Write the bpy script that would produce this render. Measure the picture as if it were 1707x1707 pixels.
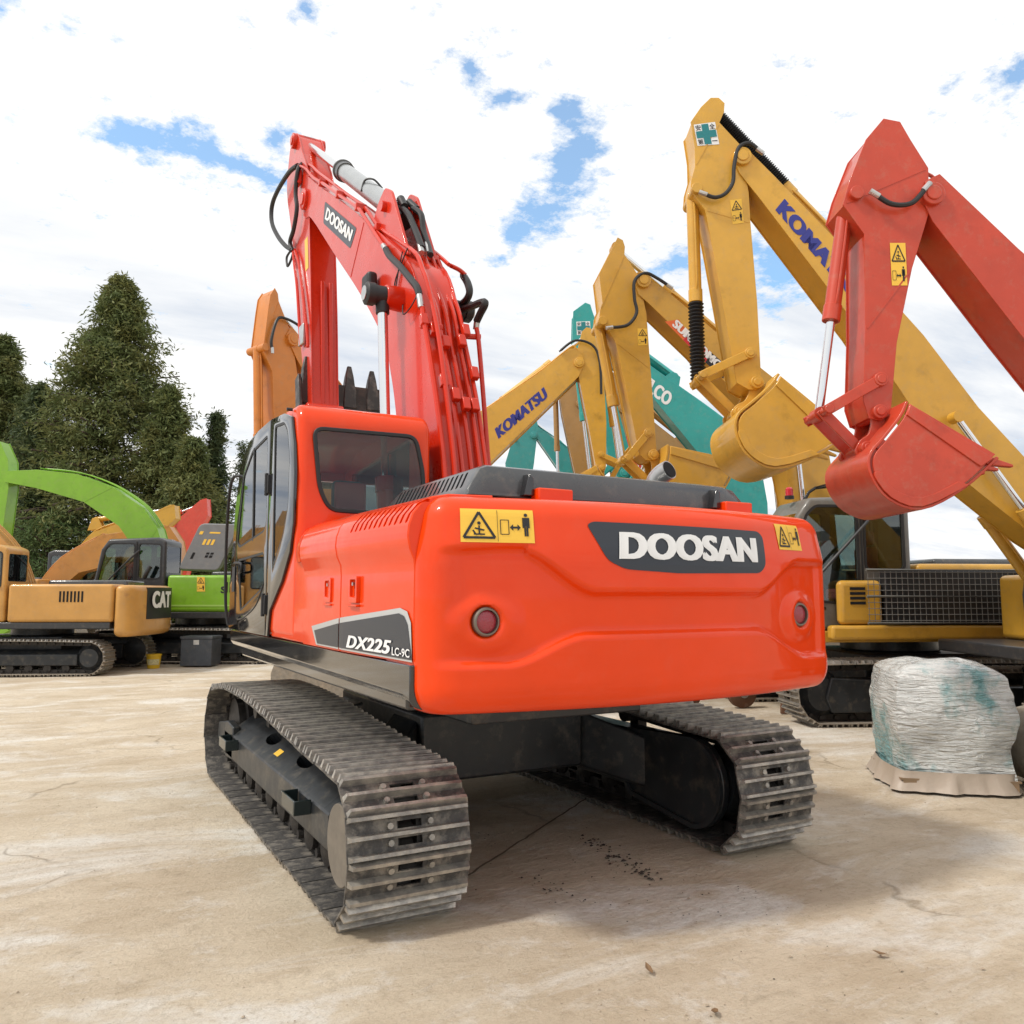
import bpy, bmesh, math, random
from mathutils import Vector, Matrix
for o in list(bpy.data.objects): bpy.data.objects.remove(o, do_unlink=True)
SC = bpy.context.scene; COL = SC.collection
R = math.radians; PI = math.pi
random.seed(7)

# ------------------------------------------------------------------ camera
CAM_POS = Vector((-2.703, -5.836, 1.578)); YAW = R(28.87); PITCH = R(5.76)
cd = bpy.data.cameras.new('camera'); co = bpy.data.objects.new('camera', cd); COL.objects.link(co)
co.location = CAM_POS; co.rotation_euler = (PI/2 + PITCH, 0, -YAW)
cd.sensor_fit = 'HORIZONTAL'; cd.sensor_width = 36; cd.lens = 36*1359/1707; cd.clip_end = 1500; cd.clip_start = .05
SC.camera = co
FH = Vector((math.sin(YAW), math.cos(YAW), 0)); RH = Vector((math.cos(YAW), -math.sin(YAW), 0))

# ------------------------------------------------------------------ sky
SUN_EL, SUN_AZ = R(52), YAW - R(112)          # azimuth clockwise from +Y: the sun stands left of and a little behind the viewer
SC.view_settings.view_transform = 'Standard'; SC.view_settings.look = 'None'; SC.view_settings.gamma = 1; SC.view_settings.exposure = 0.12
SC.view_settings.use_curve_mapping = False
SC.cycles.max_bounces = 6; SC.cycles.diffuse_bounces = 3; SC.cycles.glossy_bounces = 3; SC.cycles.transmission_bounces = 4; SC.cycles.transparent_max_bounces = 8; SC.cycles.sample_clamp_indirect = 8
W = bpy.data.worlds.new('World'); SC.world = W; W.use_nodes = True; W.cycles.sampling_method = 'MANUAL'; W.cycles.sample_map_resolution = 512
nt = W.node_tree; N = nt.nodes; LK = nt.links
for n in list(N): N.remove(n)
def nd(t, **k):
    n = N.new(t)
    for a, b in k.items(): setattr(n, a, b)
    return n
def mth(op, a, b=None, c=None, clamp=False):
    n = nd('ShaderNodeMath', operation=op, use_clamp=clamp)
    for i, v in enumerate((a, b, c)):
        if v is None: continue
        if isinstance(v, (int, float)): n.inputs[i].default_value = v
        else: LK.new(v, n.inputs[i])
    return n.outputs[0]
def world():
    tc = nd('ShaderNodeTexCoord'); sep = nd('ShaderNodeSeparateXYZ'); LK.new(tc.outputs['Generated'], sep.inputs[0])
    x, y, z = sep.outputs
    sky = nd('ShaderNodeTexSky', sky_type='NISHITA'); sky.sun_disc = False
    sky.sun_elevation = SUN_EL; sky.sun_rotation = SUN_AZ; sky.air_density = 1.0; sky.dust_density = .6; sky.ozone_density = 1.6
    # cloud deck: a plane above the yard seen in perspective
    zz = mth('ADD', mth('MAXIMUM', z, 0), .16)
    cb = nd('ShaderNodeCombineXYZ'); LK.new(mth('DIVIDE', x, zz), cb.inputs[0]); LK.new(mth('DIVIDE', y, zz), cb.inputs[1])
    n1 = nd('ShaderNodeTexNoise'); n1.inputs['Scale'].default_value = 3.3; n1.inputs['Detail'].default_value = 8; n1.inputs['Roughness'].default_value = .62
    n1.inputs['Distortion'].default_value = .35; LK.new(cb.outputs[0], n1.inputs['Vector'])
    n2 = nd('ShaderNodeTexNoise'); n2.inputs['Scale'].default_value = 1.15; n2.inputs['Detail'].default_value = 7; n2.inputs['Roughness'].default_value = .58
    mp = nd('ShaderNodeMapping'); mp.inputs['Location'].default_value = (4.2, 1.7, .3); mp.inputs['Rotation'].default_value = (0, 0, .5); mp.inputs['Scale'].default_value = (.8, 2.3, 1)
    LK.new(cb.outputs[0], mp.inputs[0]); LK.new(mp.outputs[0], n2.inputs['Vector'])
    n3 = nd('ShaderNodeTexNoise'); n3.inputs['Scale'].default_value = 13; n3.inputs['Detail'].default_value = 8; n3.inputs['Roughness'].default_value = .7; LK.new(cb.outputs[0], n3.inputs['Vector'])
    # gaps in the deck, as azimuth (right of YAW) and elevation in degrees
    az = mth('MULTIPLY', mth('ARCTAN2', x, y), 180/PI); el = mth('MULTIPLY', mth('ARCSINE', z), 180/PI)
    wob = mth('MULTIPLY', mth('SUBTRACT', n1.outputs[0], .5), 9)
    az = mth('ADD', az, wob); el = mth('ADD', el, mth('MULTIPLY', wob, .6))
    vec = nd('ShaderNodeCombineXYZ'); LK.new(az, vec.inputs[0]); LK.new(el, vec.inputs[1]); tot = None
    for (a, e, ra, re, rot, s) in [(-21.2, 27.6, 5.0, 1.5, -.12, 1.0), (-25.6, 28.2, 2.2, 1.1, 0, .9), (-17.2, 26.5, 2.0, .8, -.3, .8), (-15.9, 29.8, 1.4, 1.1, .5, .8),
            (-15.2, 36.3, 2.0, 1.2, -.4, 1), (-2.6, 34.6, 1.6, 1.8, .4, .85), (-1.0, 32.4, 2.0, .9, .3, .8), (3.8, 28.6, 3.0, 3.4, .6, 1.0), (.9, 25.0, 2.6, 1.6, .5, 1.0), (2.8, 31.6, 1.4, .8, 0, .7),
            (18.8, 21.4, 4.5, 3.4, .2, .95), (12, 22.3, 3.4, 1.5, .4, .75), (22.3, 33, 1.2, .8, 0, .6), (-35, 33, 4, 1.6, .2, .9), (33, 29, 4, 2, .3, .9), (47, 25, 6, 3, 0, .9), (-60, 30, 8, 3, 0, .9), (-110, 40, 10, 6, 0, .9), (90, 35, 9, 5, 0, .9), (150, 45, 10, 6, 0, .9), (-160, 28, 9, 4, 0, .9), (60, 55, 8, 6, 0, .9)]:
        mp2 = nd('ShaderNodeMapping', vector_type='TEXTURE'); mp2.inputs['Location'].default_value = (a+math.degrees(YAW), e, 0); mp2.inputs['Rotation'].default_value = (0, 0, rot); mp2.inputs['Scale'].default_value = (ra*2.0, re*2.0, 1)
        LK.new(vec.outputs[0], mp2.inputs[0]); gd = nd('ShaderNodeTexGradient', gradient_type='QUADRATIC_SPHERE'); LK.new(mp2.outputs[0], gd.inputs[0])
        tot = mth('MULTIPLY', gd.outputs['Fac'], s) if tot is None else mth('MULTIPLY_ADD', gd.outputs['Fac'], s, tot)
    hole = mth('ADD', tot, mth('MULTIPLY', mth('SUBTRACT', n3.outputs[0], .52), 2.6))
    blue = nd('ShaderNodeMapRange'); blue.inputs['From Min'].default_value = .22; blue.inputs['From Max'].default_value = .70; LK.new(hole, blue.inputs['Value'])
    # thin bluish-grey streaks, stronger lower down where the deck is seen edge-on
    low = nd('ShaderNodeMapRange'); low.inputs['From Min'].default_value = 27; low.inputs['From Max'].default_value = 14; low.inputs['To Max'].default_value = 1.0; LK.new(el, low.inputs['Value'])
    st = nd('ShaderNodeMapRange'); st.inputs['From Min'].default_value = .42; st.inputs['From Max'].default_value = .70; LK.new(n2.outputs[0], st.inputs['Value'])
    grey = mth('MULTIPLY', st.outputs[0], low.outputs[0])
    cmix = nd('ShaderNodeMix', data_type='RGBA'); cmix.inputs[6].default_value = (1.0, 1.0, .99, 1); cmix.inputs[7].default_value = (.50, .58, .71, 1); LK.new(grey, cmix.inputs[0])
    tint = nd('ShaderNodeMix', data_type='RGBA', blend_type='MULTIPLY'); tint.inputs[0].default_value = 1; tint.inputs[7].default_value = (1.15, 1.55, 1.6, 1); LK.new(sky.outputs[0], tint.inputs[6])
    bgs = nd('ShaderNodeBackground'); LK.new(tint.outputs[2], bgs.inputs[0]); bgs.inputs[1].default_value = .15
    bgc = nd('ShaderNodeBackground'); LK.new(cmix.outputs[2], bgc.inputs[0]); bgc.inputs[1].default_value = 1.0
    mx = nd('ShaderNodeMixShader'); LK.new(mth('MULTIPLY', blue.outputs[0], .86), mx.inputs[0]); LK.new(bgc.outputs[0], mx.inputs[1]); LK.new(bgs.outputs[0], mx.inputs[2])
    out = nd('ShaderNodeOutputWorld'); LK.new(mx.outputs[0], out.inputs[0])
world()
sd = bpy.data.lights.new('sun', 'SUN'); so = bpy.data.objects.new('sun', sd); COL.objects.link(so)
sd.energy = 2.3; sd.angle = R(7); sd.color = (1, .95, .87)
sdir = Vector((math.sin(SUN_AZ)*math.cos(SUN_EL), math.cos(SUN_AZ)*math.cos(SUN_EL), math.sin(SUN_EL)))
so.rotation_euler = sdir.to_track_quat('Z', 'Y').to_euler(); so.location = sdir*40

# ------------------------------------------------------------------ materials
MATS = {}
def mat(name, col, rough=.5, metal=0, coat=0, var=.0, vs=6.0, col2=None, c2s=3.0, c2lo=.5, c2hi=.7, bump=0, bs=40, rv=.0, spec=.5, rnd=0, emit=0, dust=0, cior=1.5):
    m = bpy.data.materials.new(name); m.use_nodes = True; t = m.node_tree; n = t.nodes; b = n['Principled BSDF']
    b.inputs['Roughness'].default_value = rough; b.inputs['Metallic'].default_value = metal
    b.inputs['Coat Weight'].default_value = coat; b.inputs['Coat Roughness'].default_value = .045; b.inputs['Coat IOR'].default_value = cior; b.inputs['Specular IOR Level'].default_value = spec
    tc = n.new('ShaderNodeTexCoord'); src = tc.outputs['Object']
    def noise(s, d=5, r=.6):
        q = n.new('ShaderNodeTexNoise'); q.inputs['Scale'].default_value = s; q.inputs['Detail'].default_value = d; q.inputs['Roughness'].default_value = r
        t.links.new(src, q.inputs['Vector']); return q.outputs[0]
    def mixc(f, a, c):
        x = n.new('ShaderNodeMix'); x.data_type = 'RGBA'
        for s, v in ((x.inputs[0], f), (x.inputs[6], a), (x.inputs[7], c)):
            if isinstance(v, (tuple, float, int)): s.default_value = v if not isinstance(v, tuple) else (*v[:3], 1)
            else: t.links.new(v, s)
        return x.outputs[2]
    def rng(v, a, c, lo=0, hi=1):
        x = n.new('ShaderNodeMapRange'); t.links.new(v, x.inputs[0]); x.inputs[1].default_value = a; x.inputs[2].default_value = c; x.inputs[3].default_value = lo; x.inputs[4].default_value = hi; return x.outputs[0]
    cur = tuple(col)
    if col2 is not None: cur = mixc(rng(noise(c2s, 8, .65), c2lo, c2hi), cur, tuple(col2))
    if var or rnd:
        h = n.new('ShaderNodeHueSaturation')
        if isinstance(cur, tuple): h.inputs['Color'].default_value = (*cur, 1)
        else: t.links.new(cur, h.inputs['Color'])
        v = rng(noise(vs), .3, .7, 1-var, 1+var)
        if rnd:
            oi = n.new('ShaderNodeObjectInfo'); q = n.new('ShaderNodeMath'); q.operation = 'MULTIPLY'; t.links.new(v, q.inputs[0]); t.links.new(rng(oi.outputs['Random'], 0, 1, 1-rnd, 1+rnd), q.inputs[1]); v = q.outputs[0]
        t.links.new(v, h.inputs['Value']); cur = h.outputs[0]
    if dust:
        cur = mixc(rng(noise(9, 8, .7), .52, .75, 0, dust), cur, (.33, .27, .19))
    if isinstance(cur, tuple): b.inputs['Base Color'].default_value = (*cur, 1)
    else: t.links.new(cur, b.inputs['Base Color'])
    if rv: t.links.new(rng(noise(5, 7, .7), .3, .7, max(0.02, rough-rv), rough+rv), b.inputs['Roughness'])
    if bump:
        bn = n.new('ShaderNodeBump'); bn.inputs['Strength'].default_value = bump; bn.inputs['Distance'].default_value = .01; t.links.new(noise(bs, 6, .6), bn.inputs['Height']); t.links.new(bn.outputs[0], b.inputs['Normal'])
    if emit: b.inputs['Emission Color'].default_value = (*col, 1); b.inputs['Emission Strength'].default_value = emit
    MATS[name] = m; return m
def paint(name, col, rough=.30, var=.05, coat=.45, bump=.05, **k):
    return mat(name, col, rough, 0, coat, var=var, vs=2.2, rv=.08, bump=bump, bs=3.0, **k)
ORANGE = paint('orange_red_paint', (.80, .052, .002), rough=.36, coat=.55, spec=.12, dust=.04)
RED = paint('boom_red_paint', (.60, .026, .005), rough=.30, coat=.40, spec=.30)
BLACKP = mat('black_gloss_paint', (.016, .016, .018), .12, 0, .8, rv=.04, bump=.03, bs=2.5)
HOODP = mat('charcoal_paint', (.05, .054, .058), .28, 0, .5, var=.15, vs=4, rv=.06, dust=.25)
FRAMEP = mat('undercarriage_paint', (.018, .021, .024), .42, 0, .05, var=.3, vs=5, rv=.1, dust=.25, bump=.08, bs=20)
DARK = mat('dark_void', (.006, .006, .007), .9)
RUBBER = mat('black_rubber', (.018, .018, .019), .5, bump=.1, bs=60)
CHROME = mat('chrome_rod', (.78, .79, .8), .12, 1.0, rv=.05)
STEEL = mat('fitting_steel', (.55, .55, .54), .35, .9, var=.2)
GREYCYL = mat('grey_cylinder_paint', (.34, .36, .37), .25, .35, .4, var=.08)
GROUSER = mat('polished_grouser_edge', (.27, .255, .235), .40, .55, col2=(.47, .435, .38), c2s=9, c2lo=.42, c2hi=.6, bump=.4, bs=60, rnd=.2)
SHOE = mat('worn_track_steel', (.085, .080, .076), .58, .4, col2=(.29, .26, .22), c2s=9, c2lo=.46, c2hi=.64, bump=.5, bs=45, rnd=.18, var=.25, vs=14)
SHOE2 = mat('dusty_track_steel', (.27, .235, .19), .75, .2, col2=(.36, .29, .21), c2s=5, bump=.4, bs=45, rnd=.15, var=.2, vs=14)
RUST = mat('rusty_steel', (.13, .062, .034), .75, .2, col2=(.30, .26, .22), c2s=4, c2lo=.55, c2hi=.8, bump=.4, bs=30)
CHAIN = mat('greasy_chain_steel', (.045, .04, .036), .55, .5, var=.3, vs=20, bump=.3, bs=50)
WHITE = mat('white_lettering', (.82, .82, .82), .4)
NAVYL = mat('blue_lettering', (.030, .036, .26), .4)
REDL = mat('red_lettering', (.6, .02, .03), .4)
BLACKL = mat('black_lettering', (.012, .012, .014), .5)
BADGE = mat('badge_grey', (.022, .027, .038), .40, coat=.15)
SILVER = mat('silver_trim', (.55, .57, .58), .3, .4)
SIGNY = mat('warning_yellow', (.86, .52, .055), .42)
SIGNW = mat('sign_white', (.80, .82, .82), .4); SIGNG = mat('sign_teal', (.012, .20, .22), .4)
LENS = mat('tail_lamp_red', (.30, .012, .03), .12, coat=.8, bump=.6, bs=120)
FABRIC = mat('seat_fabric', (.085, .085, .095), .85); FABR = mat('seat_red', (.34, .07, .08), .85)
INTR = mat('cab_interior_grey', (.16, .165, .17), .7)
TEETH = mat('bucket_teeth_steel', (.05, .045, .042), .45, .4, col2=(.17, .14, .12), c2s=6, bump=.3, bs=30)
BUCKD = mat('worn_bucket_steel', (.035, .026, .022), .4, .4, col2=(.10, .06, .045), c2s=5, bump=.3, bs=25)
def glassmat(name, tint, refl=.05):
    m = bpy.data.materials.new(name); m.use_nodes = True; t = m.node_tree; n = t.nodes
    for q in list(n): n.remove(q)
    o = n.new('ShaderNodeOutputMaterial'); tr = n.new('ShaderNodeBsdfTransparent'); tr.inputs[0].default_value = (*tint, 1)
    gl = n.new('ShaderNodeBsdfGlossy'); gl.inputs['Roughness'].default_value = .02; fr = n.new('ShaderNodeFresnel'); fr.inputs[0].default_value = 1.52
    ad = n.new('ShaderNodeMath'); ad.operation = 'MULTIPLY_ADD'; ad.inputs[1].default_value = 1.2; ad.inputs[2].default_value = refl; ad.use_clamp = True; t.links.new(fr.outputs[0], ad.inputs[0])
    mx = n.new('ShaderNodeMixShader'); t.links.new(ad.outputs[0], mx.inputs[0]); t.links.new(tr.outputs[0], mx.inputs[1]); t.links.new(gl.outputs[0], mx.inputs[2]); t.links.new(mx.outputs[0], o.inputs[0])
    return m
GLASS = glassmat('cab_glass', (.62, .70, .68)); GLASSD = glassmat('tinted_glass', (.78, .85, .84), -.015)

# ------------------------------------------------------------------ mesh helpers
def basis(d):
    d = Vector(d).normalized(); u = Vector((0, 0, 1)) if abs(d.z) < .95 else Vector((0, 1, 0)); a = d.cross(u).normalized(); return d, a, a.cross(d)
def catmull(P, k=6, closed=False):
    P = [Vector(q) for q in P]; n = len(P); out = []
    for i in range(n if closed else n-1):
        g = lambda j: P[j % n] if closed else P[min(max(j, 0), n-1)]
        a, b, c, d = g(i-1), g(i), g(i+1), g(i+2)
        for s in range(k):
            t = s/k; out.append(.5*((2*b)+(c-a)*t+(2*a-5*b+4*c-d)*t*t+(3*b-a-3*c+d)*t**3))
    if not closed: out.append(P[-1])
    return out
def offset_poly(poly, d):
    # positive d grows a counter-clockwise or clockwise polygon outwards
    n = len(poly); A = sum(poly[i][0]*poly[(i+1) % n][1]-poly[(i+1) % n][0]*poly[i][1] for i in range(n)); s = 1 if A > 0 else -1; out = []
    for i in range(n):
        p0, p1, p2 = Vector(poly[i-1]), Vector(poly[i]), Vector(poly[(i+1) % n])
        e1 = (p1-p0).normalized(); e2 = (p2-p1).normalized(); n1 = Vector((e1.y, -e1.x))*s; n2 = Vector((e2.y, -e2.x))*s
        m = n1+n2; l = max(m.length_squared, .35); out.append(tuple(p1+m*(2*d/l)))
    return out
def round_poly(poly, r, k=4):
    n = len(poly); out = []
    for i in range(n):
        p0, p1, p2 = Vector(poly[i-1]), Vector(poly[i]), Vector(poly[(i+1) % n])
        q = min(r, (p0-p1).length*.45, (p2-p1).length*.45); a = p1+(p0-p1).normalized()*q; b = p1+(p2-p1).normalized()*q
        for j in range(k+1):
            t = j/k; out.append(tuple((1-t)**2*a+2*t*(1-t)*p1+t*t*b))
    return out
class MB:
    def __init__(s): s.v = []; s.f = []
    def add(s, vs, fs):
        o = len(s.v); s.v += [tuple(v) for v in vs]; s.f += [tuple(i+o for i in f) for f in fs]; return s
    def box(s, x0, x1, y0, y1, z0, z1):
        return s.add([(x0, y0, z0), (x1, y0, z0), (x1, y1, z0), (x0, y1, z0), (x0, y0, z1), (x1, y0, z1), (x1, y1, z1), (x0, y1, z1)], [(0, 3, 2, 1), (4, 5, 6, 7), (0, 1, 5, 4), (1, 2, 6, 5), (2, 3, 7, 6), (3, 0, 4, 7)])
    def hexa(s, lo, hi):      # two quads
        return s.add(list(lo)+list(hi), [(0, 3, 2, 1), (4, 5, 6, 7), (0, 1, 5, 4), (1, 2, 6, 5), (2, 3, 7, 6), (3, 0, 4, 7)])
    def bar(s, p0, p1, w, h):
        p0, p1 = Vector(p0), Vector(p1); d, a, b = basis(p1-p0); q = lambda p: [p-a*w/2-b*h/2, p+a*w/2-b*h/2, p+a*w/2+b*h/2, p-a*w/2+b*h/2]
        return s.hexa(q(p0), q(p1))
    def cyl(s, p0, p1, r0, r1=None, n=16, cap=True):
        r1 = r0 if r1 is None else r1; p0, p1 = Vector(p0), Vector(p1); d, a, b = basis(p1-p0)
        c = [(a*math.cos(2*PI*i/n)+b*math.sin(2*PI*i/n)) for i in range(n)]
        fs = [(i, (i+1) % n, n+(i+1) % n, n+i) for i in range(n)]
        if cap: fs += [tuple(range(n-1, -1, -1)), tuple(range(n, 2*n))]
        return s.add([p0+q*r0 for q in c]+[p1+q*r1 for q in c], fs)
    def rev(s, p0, p1, prof, n=20):   # prof: (t along p0->p1 in metres, radius)
        p0, p1 = Vector(p0), Vector(p1); d, a, b = basis(p1-p0); vs = []; m = len(prof)
        for t, r in prof: vs += [p0+d*t+(a*math.cos(2*PI*i/n)+b*math.sin(2*PI*i/n))*max(r, 1e-4) for i in range(n)]
        fs = [(k*n+i, k*n+(i+1) % n, (k+1)*n+(i+1) % n, (k+1)*n+i) for k in range(m-1) for i in range(n)]
        return s.add(vs, fs+[tuple(range(n-1, -1, -1)), tuple(range((m-1)*n, m*n))])
    def tube(s, pts, r, n=8, k=6):
        P = catmull(pts, k) if k > 1 else [Vector(q) for q in pts]; m = len(P); vs = []; pa = None
        for i, p in enumerate(P):
            d = (P[min(i+1, m-1)]-P[max(i-1, 0)]).normalized()
            if pa is None: _, a, b = basis(d)
            else: a = (pa-d*pa.dot(d)).normalized(); b = d.cross(a)
            pa = a; vs += [p+(a*math.cos(2*PI*j/n)+b*math.sin(2*PI*j/n))*r for j in range(n)]
        fs = [(i*n+j, i*n+(j+1) % n, (i+1)*n+(j+1) % n, (i+1)*n+j) for i in range(m-1) for j in range(n)]
        return s.add(vs, fs+[tuple(range(n-1, -1, -1)), tuple(range((m-1)*n, m*n))])
    def prism(s, poly, a0, a1, ax='x'):
        f = {'x': lambda p, a: (a, p[0], p[1]), 'y': lambda p, a: (p[0], a, p[1]), 'z': lambda p, a: (p[0], p[1], a)}[ax]; n = len(poly)
        return s.add([f(p, a0) for p in poly]+[f(p, a1) for p in poly], [(i, (i+1) % n, n+(i+1) % n, n+i) for i in range(n)]+[tuple(range(n-1, -1, -1)), tuple(range(n, 2*n))])
    def ring(s, outer, inner, a0, a1, ax='x'):
        f = {'x': lambda p, a: (a, p[0], p[1]), 'y': lambda p, a: (p[0], a, p[1])}[ax]; n = len(outer)
        vs = [f(p, a) for a in (a0, a1) for L in (outer, inner) for p in L]; fs = []
        for i in range(n):
            j = (i+1) % n
            fs += [(i, j, n+j, n+i), (2*n+i, 3*n+i, 3*n+j, 2*n+j), (i, 2*n+i, 2*n+j, j), (n+i, n+j, 3*n+j, 3*n+i)]
        return s.add(vs, fs)
    def loft(s, rings, closed=True, cap=True):
        n = len(rings[0]); vs = [v for r in rings for v in r]; m = len(rings)
        fs = [(k*n+i, k*n+(i+1) % n, (k+1)*n+(i+1) % n, (k+1)*n+i) for k in range(m-1) for i in range(n if closed else n-1)]
        if cap: fs += [tuple(range(n-1, -1, -1)), tuple(range((m-1)*n, m*n))]
        return s.add(vs, fs)
    def strip(s, pts, th, x0, x1):   # a bent plate: pts in (y,z), thickness th inward on the right-hand side
        n = len(pts); L = []
        for i in range(n):
            d = (Vector(pts[min(i+1, n-1)])-Vector(pts[max(i-1, 0)])).normalized(); L.append((pts[i][0]+d.y*th, pts[i][1]-d.x*th))
        return s.prism(list(pts)+L[::-1], x0, x1)
    def mesh(s, name='m', smooth=35, recalc=True):
        me = bpy.data.meshes.new(name); me.from_pydata(s.v, [], s.f); me.validate()
        if recalc:
            b = bmesh.new(); b.from_mesh(me); bmesh.ops.recalc_face_normals(b, faces=b.faces); b.to_mesh(me); b.free()
        if smooth is not None: me.shade_smooth(); me.set_sharp_from_angle(angle=R(smooth))
        return me
    def build(s, name, m, parent=None, bevel=0, seg=2, smooth=35, recalc=True):
        return mkobj(name, s.mesh(name, smooth, recalc), m, parent, bevel, seg)
def mkobj(name, me, m, parent=None, bevel=0, seg=2):
    o = bpy.data.objects.new(name, me); COL.objects.link(o); o.parent = parent
    if m is not None: me.materials.clear(); me.materials.append(m)
    if bevel:
        b = o.modifiers.new('bevel', 'BEVEL'); b.width = bevel; b.segments = seg; b.limit_method = 'ANGLE'; b.angle_limit = R(35)
    return o
def bake(o):
    dg = bpy.context.evaluated_depsgraph_get(); me = bpy.data.meshes.new_from_object(o.evaluated_get(dg)); old = o.data; o.modifiers.clear(); o.data = me
    if old.users == 0: bpy.data.meshes.remove(old)
def cut(o, mb, ang=32):
    c = mb.build('cutter', None, None, smooth=None); c.parent = o.parent
    m = o.modifiers.new('cut', 'BOOLEAN'); m.operation = 'DIFFERENCE'; m.object = c; m.solver = 'EXACT'
    bpy.context.view_layer.update(); bake(o); cm = c.data; bpy.data.objects.remove(c); bpy.data.meshes.remove(cm)
    o.data.shade_smooth(); o.data.set_sharp_from_angle(angle=R(ang))
def empty(name, loc=(0, 0, 0), rz=0):
    o = bpy.data.objects.new(name, None); COL.objects.link(o); o.location = loc; o.rotation_euler.z = rz; o.empty_display_size = .3; return o
def tag(o, label=None, cat=None, group=None, kind=None):
    for k, v in (('label', label), ('category', cat), ('group', group), ('kind', kind)):
        if v: o[k] = v
    return o
def slices(b, step, box):
    for ax in (0, 1):
        lo, hi = box[ax]; c = math.ceil(lo/step)*step
        while c < hi:
            no = [0, 0, 0]; no[ax] = 1; pt = [0, 0, 0]; pt[ax] = c
            bmesh.ops.bisect_plane(b, geom=b.verts[:]+b.edges[:]+b.faces[:], plane_co=pt, plane_no=no); c += step
def text2d(s, off=.0, shear=0.0):
    cu = bpy.data.curves.new('t', 'FONT'); cu.body = s; cu.size = 1; cu.offset = off; cu.shear = shear; cu.resolution_u = 4; cu.space_character = 1.0+off*2.2
    o = bpy.data.objects.new('t', cu); COL.objects.link(o); dg = bpy.context.evaluated_depsgraph_get(); dg.update()
    me = bpy.data.meshes.new_from_object(o.evaluated_get(dg)); bpy.data.objects.remove(o); bpy.data.curves.remove(cu)
    xs = [v.co.x for v in me.vertices]; ys = [v.co.y for v in me.vertices]
    for v in me.vertices: v.co = ((v.co.x-min(xs))/(max(xs)-min(xs)), (v.co.y-min(ys))/(max(ys)-min(ys)), 0)
    return me
def lettering(s, f, m, parent, name='lettering', off=.02, shear=0.0, step=None, bold=.0):
    """print a word: f maps (u,v) in the unit box to a point of the surface; bold thickens it with side-shifted passes"""
    me = text2d(s, off, shear); b = bmesh.new()
    for k, du in enumerate((0.0,) if not bold else (-bold, 0.0, bold)):
        t = me.copy(); w = 1-2*bold
        for v in t.vertices: v.co = (bold+v.co.x*w+du, v.co.y, k*.0007)
        b.from_mesh(t); bpy.data.meshes.remove(t)
    if step: slices(b, step, ((0, 1), (0, 1)))
    bmesh.ops.triangulate(b, faces=b.faces[:]); e = 1e-3; P0 = None
    for v in b.verts:
        u, w, h = v.co; p = Vector(f(u, w))
        if h: n = (Vector(f(u+e, w))-p).cross(Vector(f(u, w+e))-p).normalized(); p = p+n*h
        v.co = p
    b.to_mesh(me); b.free(); return mkobj(name, me, m, parent)
def patch(poly, f, m, parent, name, step=None):
    b = bmesh.new(); vs = [b.verts.new((p[0], p[1], 0)) for p in poly]; b.faces.new(vs)
    if step: xs = [p[0] for p in poly]; ys = [p[1] for p in poly]; slices(b, step, ((min(xs), max(xs)), (min(ys), max(ys))))
    bmesh.ops.triangulate(b, faces=b.faces[:])
    for v in b.verts: v.co = Vector(f(v.co.x, v.co.y))
    me = bpy.data.meshes.new(name); b.to_mesh(me); b.free(); return mkobj(name, me, m, parent)
def quadmap(q00, q10, q11, q01):
    a, b, c, d = (Vector(t) for t in (q00, q10, q11, q01))
    return lambda u, v: a*(1-u)*(1-v)+b*u*(1-v)+c*u*v+d*(1-u)*v
def shapes(polys, f, m, parent, name, step=None):
    b = bmesh.new()
    for poly in polys: b.faces.new([b.verts.new((p[0], p[1], 0)) for p in poly])
    if step: slices(b, step, ((0, 1), (0, 1)))
    bmesh.ops.triangulate(b, faces=b.faces[:])
    for v in b.verts: v.co = Vector(f(v.co.x, v.co.y))
    me = bpy.data.meshes.new(name); b.to_mesh(me); b.free(); return mkobj(name, me, m, parent)
def seg(a, b, w):
    a, b = Vector(a), Vector(b); d = (b-a).normalized(); n = Vector((-d.y, d.x))*w/2; return [tuple(a-n), tuple(b-n), tuple(b+n), tuple(a+n)]
def disc(c, rx, ry, n=12): return [(c[0]+rx*math.cos(2*PI*i/n), c[1]+ry*math.sin(2*PI*i/n)) for i in range(n)]
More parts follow.
